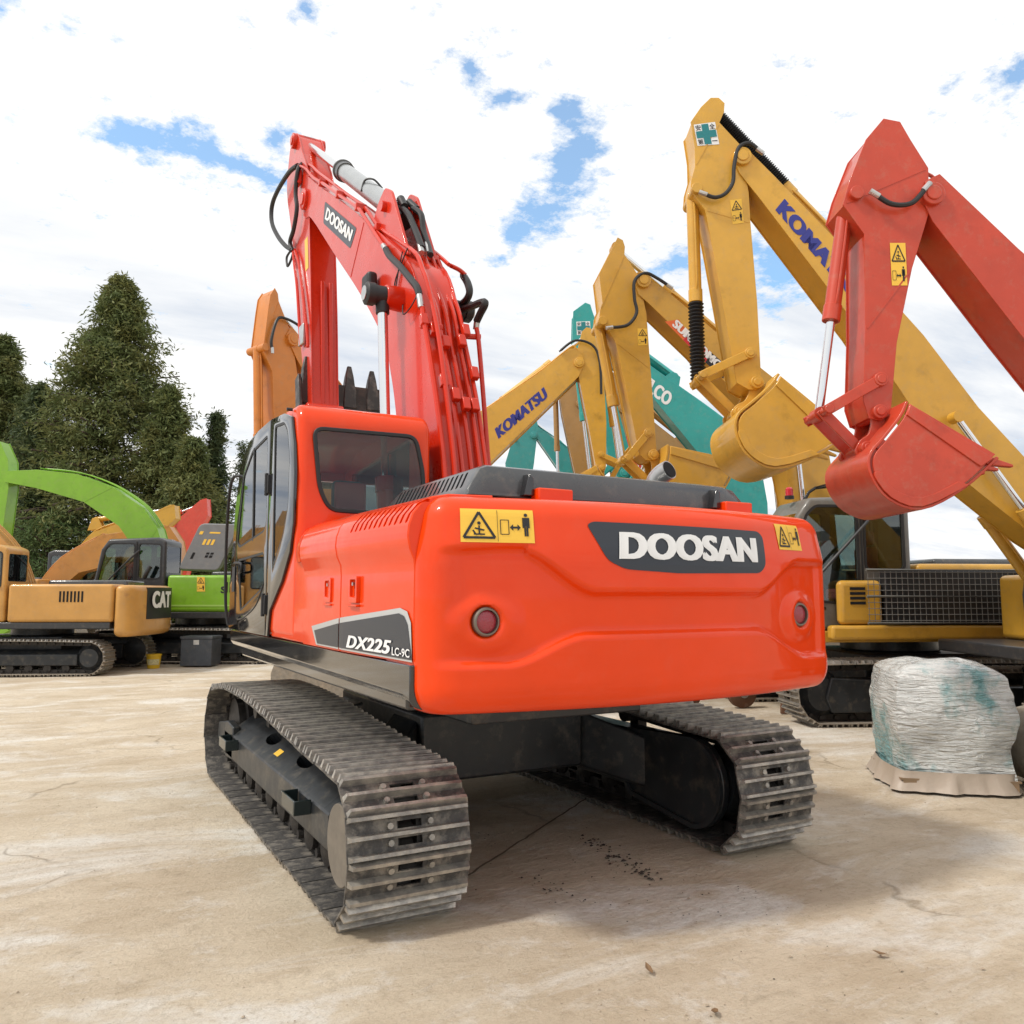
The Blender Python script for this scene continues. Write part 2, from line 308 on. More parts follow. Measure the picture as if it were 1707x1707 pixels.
def warning(f, f2, parent, tall=False, step=None, asp=2.1):
    """yellow danger sticker with triangle and keep-away figure; f the plate, f2 the print just above it"""
    pl = patch([(0, 0), (1, 0), (1, 1), (0, 1)], f, SIGNY, parent, 'warning_decal', step)
    if tall: T = lambda u, v: (u, .5+v*.5); M = lambda u, v: (u, v*.5)
    else: T = lambda u, v: (u*.5, v); M = lambda u, v: (.5+u*.5, v)
    S = []
    w = .07
    tri = [(.08, .14), (.92, .14), (.5, .90)]
    for i in range(3): S.append([T(*p) for p in seg(tri[i], tri[(i+1) % 3], w)])
    for a, b in (((.35, .24), (.65, .24)), ((.5, .26), (.5, .50)), ((.38, .42), (.64, .36)), ((.4, .24), (.33, .36))): S.append([T(*p) for p in seg(a, b, .045)])
    S.append([T(*p) for p in disc((.5, .57), .05, .05)])
    for a, b in (((.08, .25), (.30, .25)), ((.30, .25), (.30, .68)), ((.30, .68), (.08, .68)), ((.08, .68), (.08, .25))): S.append([M(*p) for p in seg(a, b, .022)])
    S.append([M(*p) for p in seg((.40, .46), (.56, .46), .06)]); S.append([M(.33, .46), M(.42, .36), M(.42, .56)]); S.append([M(.63, .46), M(.54, .56), M(.54, .36)])
    S += [[M(*p) for p in disc((.78, .84), .05, .055)], [M(.68, .76), M(.68, .45), M(.72, .45), M(.72, .70), M(.84, .70), M(.84, .45), M(.88, .45), M(.88, .76)],
          [M(.72, .70), M(.725, .20), M(.775, .20), M(.775, .52), M(.785, .52), M(.785, .20), M(.835, .20), M(.84, .70)]]
    if not tall: S.append([(.497, .03), (.503, .03), (.503, .97), (.497, .97)])
    shapes(S, f2, BLACKL, pl, 'pictogram', step); return pl
# ------------------------------------------------------------------ ground
def ground():
    m = bpy.data.materials.new('compacted_pale_dirt'); m.use_nodes = True; t = m.node_tree; n = t.nodes; b = n['Principled BSDF']
    tc = n.new('ShaderNodeTexCoord'); src = tc.outputs['Object']
    def mapped(sc, rot=0, loc=(0, 0, 0)):
        q = n.new('ShaderNodeMapping'); q.inputs['Scale'].default_value = sc; q.inputs['Rotation'].default_value = (0, 0, rot); q.inputs['Location'].default_value = loc; t.links.new(src, q.inputs[0]); return q.outputs[0]
    def noise(v, s, d=8, r=.6, dist=0):
        q = n.new('ShaderNodeTexNoise'); q.inputs['Scale'].default_value = s; q.inputs['Detail'].default_value = d; q.inputs['Roughness'].default_value = r; q.inputs['Distortion'].default_value = dist; t.links.new(v, q.inputs['Vector']); return q.outputs[0]
    def rng(v, a, c, lo=0, hi=1):
        x = n.new('ShaderNodeMapRange'); t.links.new(v, x.inputs[0]); x.inputs[1].default_value = a; x.inputs[2].default_value = c; x.inputs[3].default_value = lo; x.inputs[4].default_value = hi; return x.outputs[0]
    def mixc(f, a, c):
        x = n.new('ShaderNodeMix'); x.data_type = 'RGBA'
        for s, v in ((x.inputs[0], f), (x.inputs[6], a), (x.inputs[7], c)):
            if isinstance(v, tuple): s.default_value = (*v, 1)
            elif isinstance(v, float): s.default_value = v
            else: t.links.new(v, s)
        return x.outputs[2]
    flat = mapped((1, 1, 1)); sweep = mapped((.7, 1.35, 1), -.45); sweep2 = mapped((.7, 2.1, 1), .35, (3, 1, 0))
    c = mixc(rng(noise(flat, .7, 8, .62), .35, .68), (.53, .44, .325), (.67, .58, .45))
    c = mixc(rng(noise(sweep2, 1.1, 9, .68, .4), .46, .64, 0, .65), c, (.45, .355, .245))
    c = mixc(rng(noise(sweep, .85, 10, .7, .6), .50, .63, 0, .85), c, (.74, .71, .65))
    c = mixc(rng(noise(flat, 2.6, 10, .75), .55, .68, 0, .55), c, (.76, .74, .70))
    c = mixc(rng(noise(flat, 8, 10, .8, .8), .52, .66, 0, .45), c, (.34, .27, .19)); c = mixc(rng(noise(flat, 5, 10, .85, .5), .57, .66, 0, .5), c, (.74, .70, .63))
    c = mixc(rng(noise(flat, 34, 6, .8), .52, .74, 0, .5), c, (.27, .20, .13))
    c = mixc(rng(noise(flat, 90, 4, .8), .58, .75, 0, .35), c, (.62, .55, .45))
    vo = n.new('ShaderNodeTexVoronoi'); vo.feature = 'DISTANCE_TO_EDGE'; vo.inputs['Scale'].default_value = .42
    wv = n.new('ShaderNodeVectorMath'); wv.operation = 'ADD'; nn = n.new('ShaderNodeTexNoise'); nn.inputs['Scale'].default_value = 2.2; nn.inputs['Detail'].default_value = 6; t.links.new(src, nn.inputs['Vector'])
    sc = n.new('ShaderNodeVectorMath'); sc.operation = 'SCALE'; sc.inputs['Scale'].default_value = .45; t.links.new(nn.outputs['Color'], sc.inputs[0]); t.links.new(src, wv.inputs[0]); t.links.new(sc.outputs[0], wv.inputs[1]); t.links.new(wv.outputs[0], vo.inputs['Vector'])
    crack = rng(vo.outputs['Distance'], .0, .010, 1, 0); q = n.new('ShaderNodeMath'); q.operation = 'MULTIPLY'; t.links.new(crack, q.inputs[0]); t.links.new(rng(noise(flat, .9, 3), .52, .62, 0, .55), q.inputs[1])
    c = mixc(q.outputs[0], c, (.19, .14, .09))
    t.links.new(c, b.inputs['Base Color']); b.inputs['Roughness'].default_value = .92; b.inputs['Specular IOR Level'].default_value = .2
    h = n.new('ShaderNodeMath'); h.operation = 'ADD'; t.links.new(noise(sweep2, 3.5, 10, .7), h.inputs[0])
    h2 = n.new('ShaderNodeMath'); h2.operation = 'MULTIPLY'; h2.inputs[1].default_value = .45; t.links.new(noise(flat, 30, 8, .75), h2.inputs[0]); t.links.new(h2.outputs[0], h.inputs[1])
    bn = n.new('ShaderNodeBump'); bn.inputs['Strength'].default_value = .9; bn.inputs['Distance'].default_value = .035; t.links.new(h.outputs[0], bn.inputs['Height']); t.links.new(bn.outputs[0], b.inputs['Normal'])
    k = 70; g = [math.copysign(abs(i/k)**2.6*260+abs(i/k)*8, i) for i in range(-k, k+1)]; L = len(g); rr = random.Random(3)
    ph = [(rr.uniform(.3, 2.2), rr.uniform(0, 6.3), rr.uniform(0, 6.3)) for _ in range(9)]
    vs = []
    for yy in g:
        for xx in g:
            x, y = xx, yy-1.0; zz = -.006
            for f, a, p in ph: zz += .0035/f**.5*math.sin(f*(x*math.cos(a)+y*math.sin(a))*2+p)
            vs.append((x, y, min(zz, .006)))
    fs = [(j*L+i, j*L+i+1, (j+1)*L+i+1, (j+1)*L+i) for j in range(L-1) for i in range(L-1)]
    me = bpy.data.meshes.new('ground'); me.from_pydata(vs, [], fs); me.shade_smooth()
    o = mkobj('ground', me, m); tag(o, 'pale compacted dirt ground of the machine yard', kind='structure')
    mb = MB(); rj = random.Random(4); L = [(1.5-2.6*i/40+rj.uniform(-.006, .006), -.02-1.87*i/40+rj.uniform(-.006, .006)) for i in range(41)]
    mb.add([(x+s*.004*(1+rj.random()), y-s*.005, .0085) for x, y in L for s in (-1, 1)], [(2*i, 2*i+1, 2*i+3, 2*i+2) for i in range(40)]); j = mb.build('slab_joint', mat('joint_dirt', (.16, .12, .08), .95), o, recalc=False)
    # loose grit and clods, denser under the big machine where mud has dropped
    mb = MB(); md = MB(); rr = random.Random(11)
    def clod(B, x, y, s):
        a = rr.uniform(0, 6.3); ring = [(x+s*math.cos(a+i*PI/3)*rr.uniform(.6, 1.2), y+s*math.sin(a+i*PI/3)*rr.uniform(.5, 1.1), 0) for i in range(6)]
        B.add(ring+[(x+rr.uniform(-.3, .3)*s, y+rr.uniform(-.3, .3)*s, s*rr.uniform(.35, .7))], [(i, (i+1) % 6, 6) for i in range(6)])
    for _ in range(2600):
        d = rr.uniform(1.6, 14)**1; a = rr.uniform(-.62, .62); p = CAM_POS+FH*d+RH*d*a; clod(mb, p.x, p.y, rr.uniform(.002, .006)*(1.8 if rr.random() < .06 else 1))
    for _ in range(120):
        t = rr.random()**.8; x, y = .38-.12*t+rr.gauss(0, .05), -1.2-.85*t+rr.gauss(0, .06); clod(md, x, y, rr.uniform(.004, .015)*(1.3 if rr.random() < .2 else .8))
    for _ in range(26): clod(md, rr.gauss(-.32, .06), rr.gauss(-1.9, .12), rr.uniform(.004, .012))
    for _ in range(130): clod(md, rr.gauss(.1, .45), rr.gauss(-1.9, .6), rr.uniform(.002, .007))
    tag(mb.build('gravel', mat('tan_grit', (.36, .29, .21), .9, var=.3, vs=2)), 'fine tan grit scattered over the yard', kind='stuff')
    tag(md.build('mud_crumbs', mat('dark_mud', (.045, .034, .026), .9)), 'dark mud crumbs dropped under the orange excavator', kind='stuff')
ground()

# ------------------------------------------------------------------ shared machine pieces
def arc(c, r, a0, a1, k): return [(c[0]+r*math.cos(a0+(a1-a0)*i/k), c[1]+r*math.sin(a0+(a1-a0)*i/k)) for i in range(k+1)]
def resample(P, n):
    P = [Vector(q) for q in P]; P.append(P[0]); L = [0]
    for i in range(1, len(P)): L.append(L[-1]+(P[i]-P[i-1]).length)
    out = []; j = 0
    for k in range(n):
        s = L[-1]*k/n
        while L[j+1] < s: j += 1
        out.append((P[j].lerp(P[j+1], (s-L[j])/(L[j+1]-L[j])), (P[j+1]-P[j]).normalized()))
    return out, L[-1]/n
def shoe_mesh(w, p, simple=False):
    mb = MB(); u = p/2*.955; h = w/2; k0 = p/.19; t0, t1 = -.036*k0**.5, -.046*k0**.5
    # local axes: x across, y along the chain, z outwards; grouser tips at z = 0
    if simple:
        mb.box(-h, h, -u, u, t1, t0)
    else:
        for a, b in ((-u, -p*.26), (-p*.10, p*.10), (p*.26, u)): mb.box(-h, h, a, b, t1, t0)
        for a, b in ((-p*.26, -p*.10), (p*.10, p*.26)):
            mb.box(-h, -.056*k0, a, b, t1, t0-.0005); mb.box(.056*k0, h, a, b, t1, t0-.0005)
            for sx in (-1, 1): mb.cyl((sx*.092*k0, (a+b)/2, t0-.002), (sx*.092*k0, (a+b)/2, t0+.019*k0), .0155*k0, .0135*k0, 8)
    for c in (-p*.405, 0, p*.405):
        k = .0135*k0
        mb.hexa([(-h+.004, c-k, t0-.002), (h-.004, c-k, t0-.002), (h-.004, c+k, t0-.002), (-h+.004, c+k, t0-.002)], [(-h+.016, c-k*.55, 0), (h-.016, c-k*.55, 0), (h-.016, c+k*.55, 0), (-h+.016, c+k*.55, 0)])
    me = mb.mesh('track_shoe', 30)
    for f in me.polygons:
        if max(me.vertices[i].co.z for i in f.vertices) > t0+.004 and f.normal.z > -.5: f.material_index = 1
    return me
def tracks(root, sides, w, path, n, mt, name='track', simple=False, links=True):
    """one chain part per side with every shoe as its own sub-part; path is the grouser-tip loop in (y,z)"""
    S, p = resample(path, n); sm = shoe_mesh(w, p, simple); sm.materials.append(mt); sm.materials.append(GROUSER); out = []
    for xc in sides:
        mb = MB()
        for q, d in S:
            nrm = Vector((-d.y, d.x))      # outward
            for sx in (-1, 1):
                c = Vector((xc+sx*.085, q.x-nrm.x*.095, q.y-nrm.y*.095)); t = Vector((0, d.x, d.y))
                if links: mb.bar(c-t*p*.56, c+t*p*.50, .045 if abs(t.z) < .95 else .08, .08 if abs(t.z) < .95 else .045)
            c = Vector((xc, q.x-nrm.x*.095, q.y-nrm.y*.095)); mb.cyl(c-Vector((.14, 0, 0)), c+Vector((.14, 0, 0)), .028, n=8)
        ch = mb.build(name, CHAIN, root)
        for q, d in S:
            nrm = Vector((0, -d.y, d.x)); t = Vector((0, d.x, d.y)); o = bpy.data.objects.new('track_shoe', sm); COL.objects.link(o); o.parent = ch
            j = random.uniform(-.012, .012); x = Vector((1, 0, 0))
            M = Matrix((x, t, nrm)).transposed()
            if M.determinant() < 0: M = Matrix((-x, t, nrm)).transposed()
            o.matrix_local = Matrix.Translation(Vector((xc+random.uniform(-.004, .004), q.x, q.y))) @ (M @ Matrix.Rotation(j, 3, 'X')).to_4x4()
        out.append(ch)
    return out
def loop(a0, a1, r0, r1, top, cz0, cz1, ry=None):
    """closed grouser loop: rear centre y=a0, front centre y=a1, the top run through the given points"""
    # runs front to rear along the bottom, up the rear, forward along the top, down the front
    P = [(a1-(a1-a0)*i/30, 0) for i in range(31)]
    P += [(a0+(y-a0)*((ry or r0)/r0), z) for y, z in arc((a0, cz0), r0, -PI/2, -3*PI/2, 18)[1:]]
    T = [(a0, cz0+r0)]+top+[(a1, cz1+r1)]; P += [(q.x, q.y) for q in catmull([(t[0], t[1], 0) for t in T], 8)][1:-1]
    P += arc((a1, cz1), r1, PI/2, -PI/2, 14)
    return P
def bellows(p0, p1, r, k):
    L = (Vector(p1)-Vector(p0)).length; pr = []
    for i in range(k): pr += [(L*i/k, r*.72), (L*(i+.5)/k, r)]
    return pr+[(L, r*.72)]

# ------------------------------------------------------------------ the orange excavator
def main_machine():
    ex = empty('excavator'); tag(ex, 'large orange-red crawler excavator in the foreground seen from behind, its boom raised', 'excavator')
    # ---- undercarriage
    P = loop(-1.87, 1.70, .365, .40, [(-.95, .785), (-.1, .845), (.55, .865), (1.25, .855)], .365, .40, ry=.295)
    WS, XC = .62, 1.2
    tracks(ex, (-XC, XC), WS, P, 45, SHOE)
    for s in (-1, 1):
        X = lambda *q: [(s*a, b) for a, b in q]
        mb = MB(); rings = []
        for y, k, dz in ((-1.52, .72, .0), (-1.40, 1, 0), (1.38, 1, 0), (1.56, .70, .0)):
            sec = [(1.405, .235), (1.42, .25), (1.42, .425), (1.412, .437), (1.17, .60*k+.435*(1-k)), (1.02, .60*k+.42*(1-k)), (.985, .57*k+.4*(1-k)), (.985, .20), (1.30, .20)]
            rings.append([(s*a, y, b) for a, b in sec])
        mb.loft(rings); fr = mb.build('track_frame', FRAMEP, ex, bevel=.005)
        bake(fr)
        cb = MB()
        for yc in (.35, -.55):   # oval lightening holes in the sloped top
            c = Vector((s*1.28, yc, .52)); nn = Vector((s*.60, 0, .8)).normalized(); al = Vector((0, 1, 0)); ac = nn.cross(al)
            lo = [c-nn*.09+al*(math.cos(2*PI*i/14)*.16)+ac*(math.sin(2*PI*i/14)*.055) for i in range(14)]; hi = [q+nn*.2 for q in lo]
            cb.add(lo+hi, [(i, (i+1) % 14, 14+(i+1) % 14, 14+i) for i in range(14)]+[tuple(range(13, -1, -1)), tuple(range(14, 28))])
        cut(fr, cb, 5)
        for yc in (1.08, -1.05):
            m2 = MB(); x0, x1 = s*1.422, s*1.52; q = lambda a, b: (min(a, b), max(a, b))
            m2.box(*q(x0, x1), yc-.15, yc-.138, .36, .44); m2.box(*q(x0, x1), yc+.138, yc+.15, .36, .44); m2.box(*q(x1-s*.012, x1), yc-.137, yc+.137, .36, .44); m2.box(*q(x0, x1-s*.013), yc-.137, yc+.137, .36, .372)
            m2.build('step', mat('step_green_black', (.016, .026, .026), .3, 0, .4) if 'step_green_black' not in MATS else MATS['step_green_black'], fr, bevel=.004)
        for i in range(8):
            yc = -1.22+i*.35; m2 = MB(); a = s*1.06; b2 = s*1.36
            m2.rev((a, yc, .165), (b2, yc, .165), [(0, .05), (.02, .095), (.08, .095), (.085, .075), (.215, .075), (.22, .095), (.28, .095), (.30, .04)], 16); m2.build('track_roller', CHAIN, fr)
        for yc in (-.75, .75):
            m2 = MB(); m2.cyl((s*1.06, yc, .685), (s*1.34, yc, .685), .062); m2.box(s*1.2-.04, s*1.2+.04, yc-.05, yc+.05, .55, .66); m2.build('carrier_roller', CHAIN, fr)
        m2 = MB(); m2.rev((s*1.0, -1.79, .365), (s*1.43, -1.77, .345), [(0, .16), (.06, .18), (.28, .2), (.38, .205), (.42, .20), (.43, .19)], 40); sp = m2.build('final_drive', FRAMEP, fr)
        m2 = MB(); m2.cyl((s*1.431, -1.7766, .346), (s*1.442, -1.7766, .346), .196, n=44); m2.build('final_drive_cover', mat('dusty_cover', (.17, .145, .115), .8, var=.2, vs=8) if 'dusty_cover' not in MATS else MATS['dusty_cover'], fr, bevel=.004)
        m2 = MB()
        T = 21
        pr = [(-1.79+(.275 if i % 2 else .315)*math.cos(PI*i/T+.1), .365+(.275 if i % 2 else .315)*math.sin(PI*i/T+.1)) for i in range(2*T)]
        m2.prism(pr, s*1.17, s*1.24); m2.build('sprocket', CHAIN, fr)
        m2 = MB(); m2.rev((s*1.05, 1.70, .40), (s*1.35, 1.70, .40), [(0, .12), (.03, .27), (.09, .27), (.10, .31), (.20, .31), (.21, .27), (.27, .27), (.30, .10)], 40); m2.build('idler', CHAIN, fr)
        m2 = MB(); m2.prism([(1.2, .24), (1.2, .50), (1.45, .52), (1.86, .46), (1.9, .32), (1.5, .22)], s*1.36, s*1.42); m2.build('idler_guard', FRAMEP, fr, bevel=.01)
        if s < 0:
            mb = MB(); mb.box(0, .1, 0, .012, 0, .05)
            patch([(0, 0), (1, 0), (1, 1), (0, 1)], quadmap((-1.357, .03, .4785), (-1.357, -.09, .4785), (-1.312, -.09, .509), (-1.312, .03, .509)), SIGNY, fr, 'warning_decal')
        # inner travel motor bulge seen on the far track
        pl = arc((-1.66, .375), .285, -PI*.5, -PI*1.5, 18)+[(-1.0, .63), (-.92, .55), (-.92, .30), (-1.0, .17)]
        x0, x1 = sorted((s*.925, s*.984)); m2 = MB(); m2.prism(pl, x0, x1); gd = m2.build('travel_motor_guard', FRAMEP, fr, bevel=.012)
        x0, x1 = sorted((s*.90, s*.9245)); m2 = MB(); m2.ring(pl, offset_poly(pl, -.03), x0, x1); m2.build('guard_rim', FRAMEP, fr)
    mb = MB(); mb.box(-.62, .62, -.85, .85, .36, .80)
    for s in (-1, 1):
        for e in (-1, 1): mb.hexa([(s*.6, e*.75, .36), (s*.6, e*.30, .36), (s*.984, e*.75, .22), (s*.984, e*1.25, .22)], [(s*.6, e*.75, .76), (s*.6, e*.30, .76), (s*.984, e*.75, .56), (s*.984, e*1.25, .56)])
    mb.build('centre_frame', FRAMEP, ex, bevel=.02)
    mb = MB(); mb.cyl((0, 0, .80), (0, 0, 1.06), .66, n=40); mb.cyl((0, 0, .86), (0, 0, .94), .72, n=40); mb.build('swing_bearing', CHAIN, ex)
    # ---- upper deck
    mb = MB(); mb.box(-1.30, 1.30, -2.30, 1.55, 1.05, 1.14); mb.box(-.42, .42, -2.3, 1.2, 1.14, 1.5); mb.box(.45, 1.28, .3, 1.75, 1.14, 1.9); dk = mb.build('deck', BLACKP, ex, bevel=.015)
    for s in (-1, 1):
        mb = MB(); rings = []
        for y, k in ((1.93, .0), (1.89, .7), (1.80, 1), (-2.30, 1), (-2.395, 1)):
            z0 = 1.125 if y > -2 else (1.085 if y > -2.35 else 1.062); xo = 1.352 if y > -1.6 else 1.325
            rings.append([(s*q, y, z) for q, z in [(xo-.035*(1-k), 1.262), (xo-.03*(1-k), z0+.045), (xo-.022-.03*(1-k), z0+.014), (xo-.06, z0), (xo-.25, z0), (xo-.25, 1.262)]])
        mb.loft(rings); mb.build('side_skirt', BLACKP, ex, bevel=.006)
    # ---- left engine-side covers: one section swept along y
    def sec(y, sh=0.0):
        k = 0 if y > -1.5 else min(1, (-1.5-y)/.95); tx = .042*k; s_ = -1
        return [(s_*(a-tx-sh*c), y, z-sh*e) for a, z, c, e in [(1.10, 1.268, 0, 0), (1.345, 1.268, 1, 0), (1.347, 1.50, 1, 0), (1.346, 1.68, 1, 0), (1.350, 1.735, 1, 0), (1.372, 1.785, 1, 0), (1.382, 1.84, 1, 0), (1.378, 1.89, 1, 0), (1.360, 1.945, 1, .3), (1.322, 1.995, .8, .7), (1.262, 2.028, .5, 1), (1.18, 2.044, .2, 1), (.95, 2.05, 0, 1), (.95, 1.9, 0, 0)]]
    def cover(name, y0, y1, n=8, r=.0):
        mb = MB(); rings = []
        ys = [y0, y0-.006]+[y0-.006+(y1-y0+.012)*i/n for i in range(1, n)]+[y1+.006, y1]
        for i, y in enumerate(ys): rings.append(sec(y, .006 if i in (0, len(ys)-1) else 0))
        mb.loft(rings); return mb.build(name, ORANGE, ex, smooth=40)
    c1 = cover('side_cover', -.632, -1.412); c2 = cover('side_cover', -1.424, -2.392)
    # front end of the cover line rounds off behind the cab
    mb = MB(); rings = []
    for i in range(9):
        t = i/8; y = -.622+.27*math.sin(t*PI/2); sh = .11*(1-math.cos(t*PI/2))
        rings.append(sec(y, sh)[5:13]+[(-1.0, y, 1.8)])
    mb.loft(rings); mb.build('side_cover_nose', ORANGE, ex, smooth=50)
    mb = MB(); mb.prism([(.285, 1.268), (.258, 1.45), (-.05, 1.635), (-.20, 1.76), (-.35, 1.86), (-.62, 1.86), (-.62, 1.268)], -1.338, -1.10); pn = mb.build('cab_side_panel', ORANGE, ex, bevel=.012)
    slots = MB()
    for i in range(12):    # cooling slots on the bulge
        y = -1.64-i*.0645; st = [(-.014, 1.902), (.014, 1.902), (.011-.03, 2.016), (-.017-.03, 2.016)]
        slots.prism(round_poly([(y+a, z) for a, z in st], .012, 3), -1.45, -1.235)
    hol = MB(); hol.box(-1.30, -1.0, -2.36, -1.46, 1.32, 1.955); cut(c2, hol); cut(c2, slots)
    mb = MB(); mb.box(-1.24, -1.02, -2.34, -1.48, 1.34, 1.94); mb.build('radiator_core', DARK, ex)
    mb = MB(); mb.box(.95, 1.35, -2.38, .25, 1.268, 2.04); mb.build('right_side_cover', ORANGE, ex, bevel=.08, seg=4)
    mb = MB(); mb.box(-.94, .94, -2.33, -.55, 1.3, 2.03); mb.build('engine_bay', HOODP, ex)
    for y, cv in ((-1.185, c1), (-1.655, c2)):
        mb = MB(); mb.ring(round_poly([(y-.066, 1.532), (y+.066, 1.532), (y+.066, 1.672), (y-.066, 1.672)], .012, 2), round_poly([(y-.046, 1.562), (y+.046, 1.562), (y+.046, 1.655), (y-.046, 1.655)], .01, 2), -1.358, -1.335)
        ln = mb.build('latch', ORANGE, cv, bevel=.003)
        mb = MB(); mb.box(-1.3485, -1.3455, y-.04, y-.012, 1.568, 1.65); mb.build('latch_recess', DARK, cv)
        mb = MB(); mb.cyl((-1.343, y+.018, 1.632), (-1.353, y+.018, 1.632), .010, n=12); mb.build('lock', STEEL, cv)
        mb = MB(); mb.box(-1.36, -1.336, y-.07, y+.07, 1.512, 1.524); mb.build('latch_lip', ORANGE, cv, bevel=.004)
    # model panel on the lower covers
    sx = lambda y: -1.3505 if y > -1.5 else -1.3505+.042*min(1, (-1.5-y)/.95)
    pf = lambda off: (lambda y, z: (sx(y)-off, y, z))
    big = [(-.855, 1.385), (-1.40, 1.447), (-2.25, 1.515), (-2.33, 1.500), (-2.372, 1.450), (-2.389, 1.275), (-1.45, 1.279), (-.965, 1.279)]
    inn = [(-.925, 1.362), (-1.40, 1.418), (-2.24, 1.490), (-2.30, 1.478), (-2.340, 1.440), (-2.386, 1.300), (-2.386, 1.284), (-1.45, 1.288), (-.995, 1.288)]
    for a, b, nm in ((-.632, -1.412, c1), (-1.424, -2.392, c2)):
        for poly, off, mt, nme in ((big, .002, SILVER, 'silver_decal'), (inn, .0045, BADGE, 'model_decal')):
            clip = lambda y: max(min(y, a-.004), b+.004)
            # clip the polygon to this cover
            out = []
            n_ = len(poly)
            for i in range(n_):
                p0, p1 = poly[i], poly[(i+1) % n_]; 
                def inside(q): return b+.003 <= q[0] <= a-.003
                pts = [0, 1]
                for lim in (a-.003, b+.003):
                    if (p0[0]-lim)*(p1[0]-lim) < 0: pts.append((lim-p0[0])/(p1[0]-p0[0]))
                for t in sorted(pts)[:-1]:
                    q = (p0[0]+(p1[0]-p0[0])*t, p0[1]+(p1[1]-p0[1])*t)
                    if inside((q[0], 0)) or abs(q[0]-(a-.003)) < 1e-6 or abs(q[0]-(b+.003)) < 1e-6: out.append(q)
            if len(out) > 2: patch(out, pf(off), mt, nm, nme, .1)
    tm = lambda y0, y1, z0, z1: (lambda u, v: (sx(y0+(y1-y0)*u)-.008, y0+(y1-y0)*u, z0+(z1-z0)*v))
    lettering('DX225', tm(-1.56, -2.17, 1.296, 1.362), WHITE, c2, off=.02, shear=.25, step=.12, bold=.012)
    lettering('LC-9C', tm(-2.175, -2.378, 1.294, 1.332), WHITE, c2, off=.012, step=.3, bold=.01)
    # ---- hood
    mb = MB(); sec2 = [(-1.03, 2.052), (-1.015, 2.085), (-.945, 2.196), (-.905, 2.212), (.62, 2.204), (.70, 2.186), (.775, 2.115), (.80, 2.052)]
    rings = [[(a*k+(1-k)*-.1, y, 2.052+(b-2.052)*q) for a, b in sec2] for y, k, q in ((-2.355, 1, .12), (-2.345, 1, .55), (-2.325, 1, .93), (-2.29, 1, 1), (-1.30, 1, .97), (-1.18, 1, .75), (-1.12, .99, .2))]
    mb.loft(rings); hd = mb.build('engine_hood', HOODP, ex, smooth=40, bevel=.012); bake(hd)
    cb = MB()
    for i in range(17):
        y = -2.22+i*.056; lo = []; hi = []
        nn = Vector((-.845, 0, .533)); a = Vector((0, .35, 0))+Vector((.533, 0, .845)); a.normalize(); c = Vector((-.98, y, 2.14)); b2 = nn.cross(a)
        q = [(.052, .008), (.046, .012), (-.046, .012), (-.052, .008), (-.052, -.008), (-.046, -.012), (.046, -.012), (.052, -.008)]
        lo = [c-nn*.06+a*u+b2*v for u, v in q]; hi = [c+nn*.06+a*u+b2*v for u, v in q]
        cb.add(lo+hi, [(j, (j+1) % 8, 8+(j+1) % 8, 8+j) for j in range(8)]+[tuple(range(7, -1, -1)), tuple(range(8, 16))])
    cut(hd, cb)
    for x in (-.58, .64):
        mb = MB(); mb.box(x-.10, x+.10, -2.44, -2.36, 2.02, 2.098); mb.build('lifting_eye', ORANGE, ex, bevel=.008)
        mb = MB(); mb.prism([(x-.16, 2.06), (x-.105, 2.06), (x-.105, 2.15), (x-.13, 2.17)], -2.40, -2.30, 'y'); mb.build('hood_bracket', BLACKP, ex, bevel=.004)
    mb = MB(); mb.tube([(.62, -1.95, 2.15), (.62, -1.90, 2.26), (.625, -1.83, 2.32), (.60, -1.95, 2.40)], .001, 4); mb = MB()
    out = [(.555, -1.80, 2.10), (.555, -1.80, 2.26), (.565, -1.84, 2.32), (.58, -1.91, 2.35)]
    mb.tube(out, .062, 20, 6); ep = mb.build('exhaust_pipe', STEEL, ex)
    mb = MB(); d = (Vector(out[-1])-Vector(out[-2])).normalized(); e = Vector(out[-1]); mb.cyl(e+d*.001, e+d*.003, .055, n=20); mb.build('pipe_mouth', DARK, ep)
    # ---- counterweight
    plan = [(-1.315, -2.05), (-1.315, -2.30), (-1.312, -2.38), (-1.295, -2.445), (-1.255, -2.505), (-1.19, -2.548), (-1.10, -2.574)]+[(x/10, -2.715+.0012*x*x) for x in range(-10, 11)]
    plan = plan+[(-a, b) for a, b in plan[:7]][::-1]; plan = [(a*.984 if a > 0 else a*.994, b) for a, b in plan]
    PL = catmull([(a, b, 0) for a, b in plan], 5); NPL = len(PL)
    NR = []
    for i in range(NPL): d = (PL[min(i+1, NPL-1)]-PL[max(i-1, 0)]).normalized(); NR.append(Vector((d.y, -d.x, 0)))
    sst = lambda a, b, x: (lambda t: t*t*(3-2*t))(min(1, max(0, (x-a)/(b-a))))
    def zl1(x):
        if x < -.85: return 1.785+.015*sst(-1.2, -.9, -abs(x))
        if x < -.45: return 1.785-.195*sst(-.90, -.50, x)
        if x < .55: return 1.59
        return 1.59+.17*sst(.52, .92, x)
    def zl2(x): return 1.265+.125*sst(-.95, -.55, x)-.16*sst(.50, 1.0, x)
    LAMPS = [(-1.035, 1.455), (.955, 1.465)]
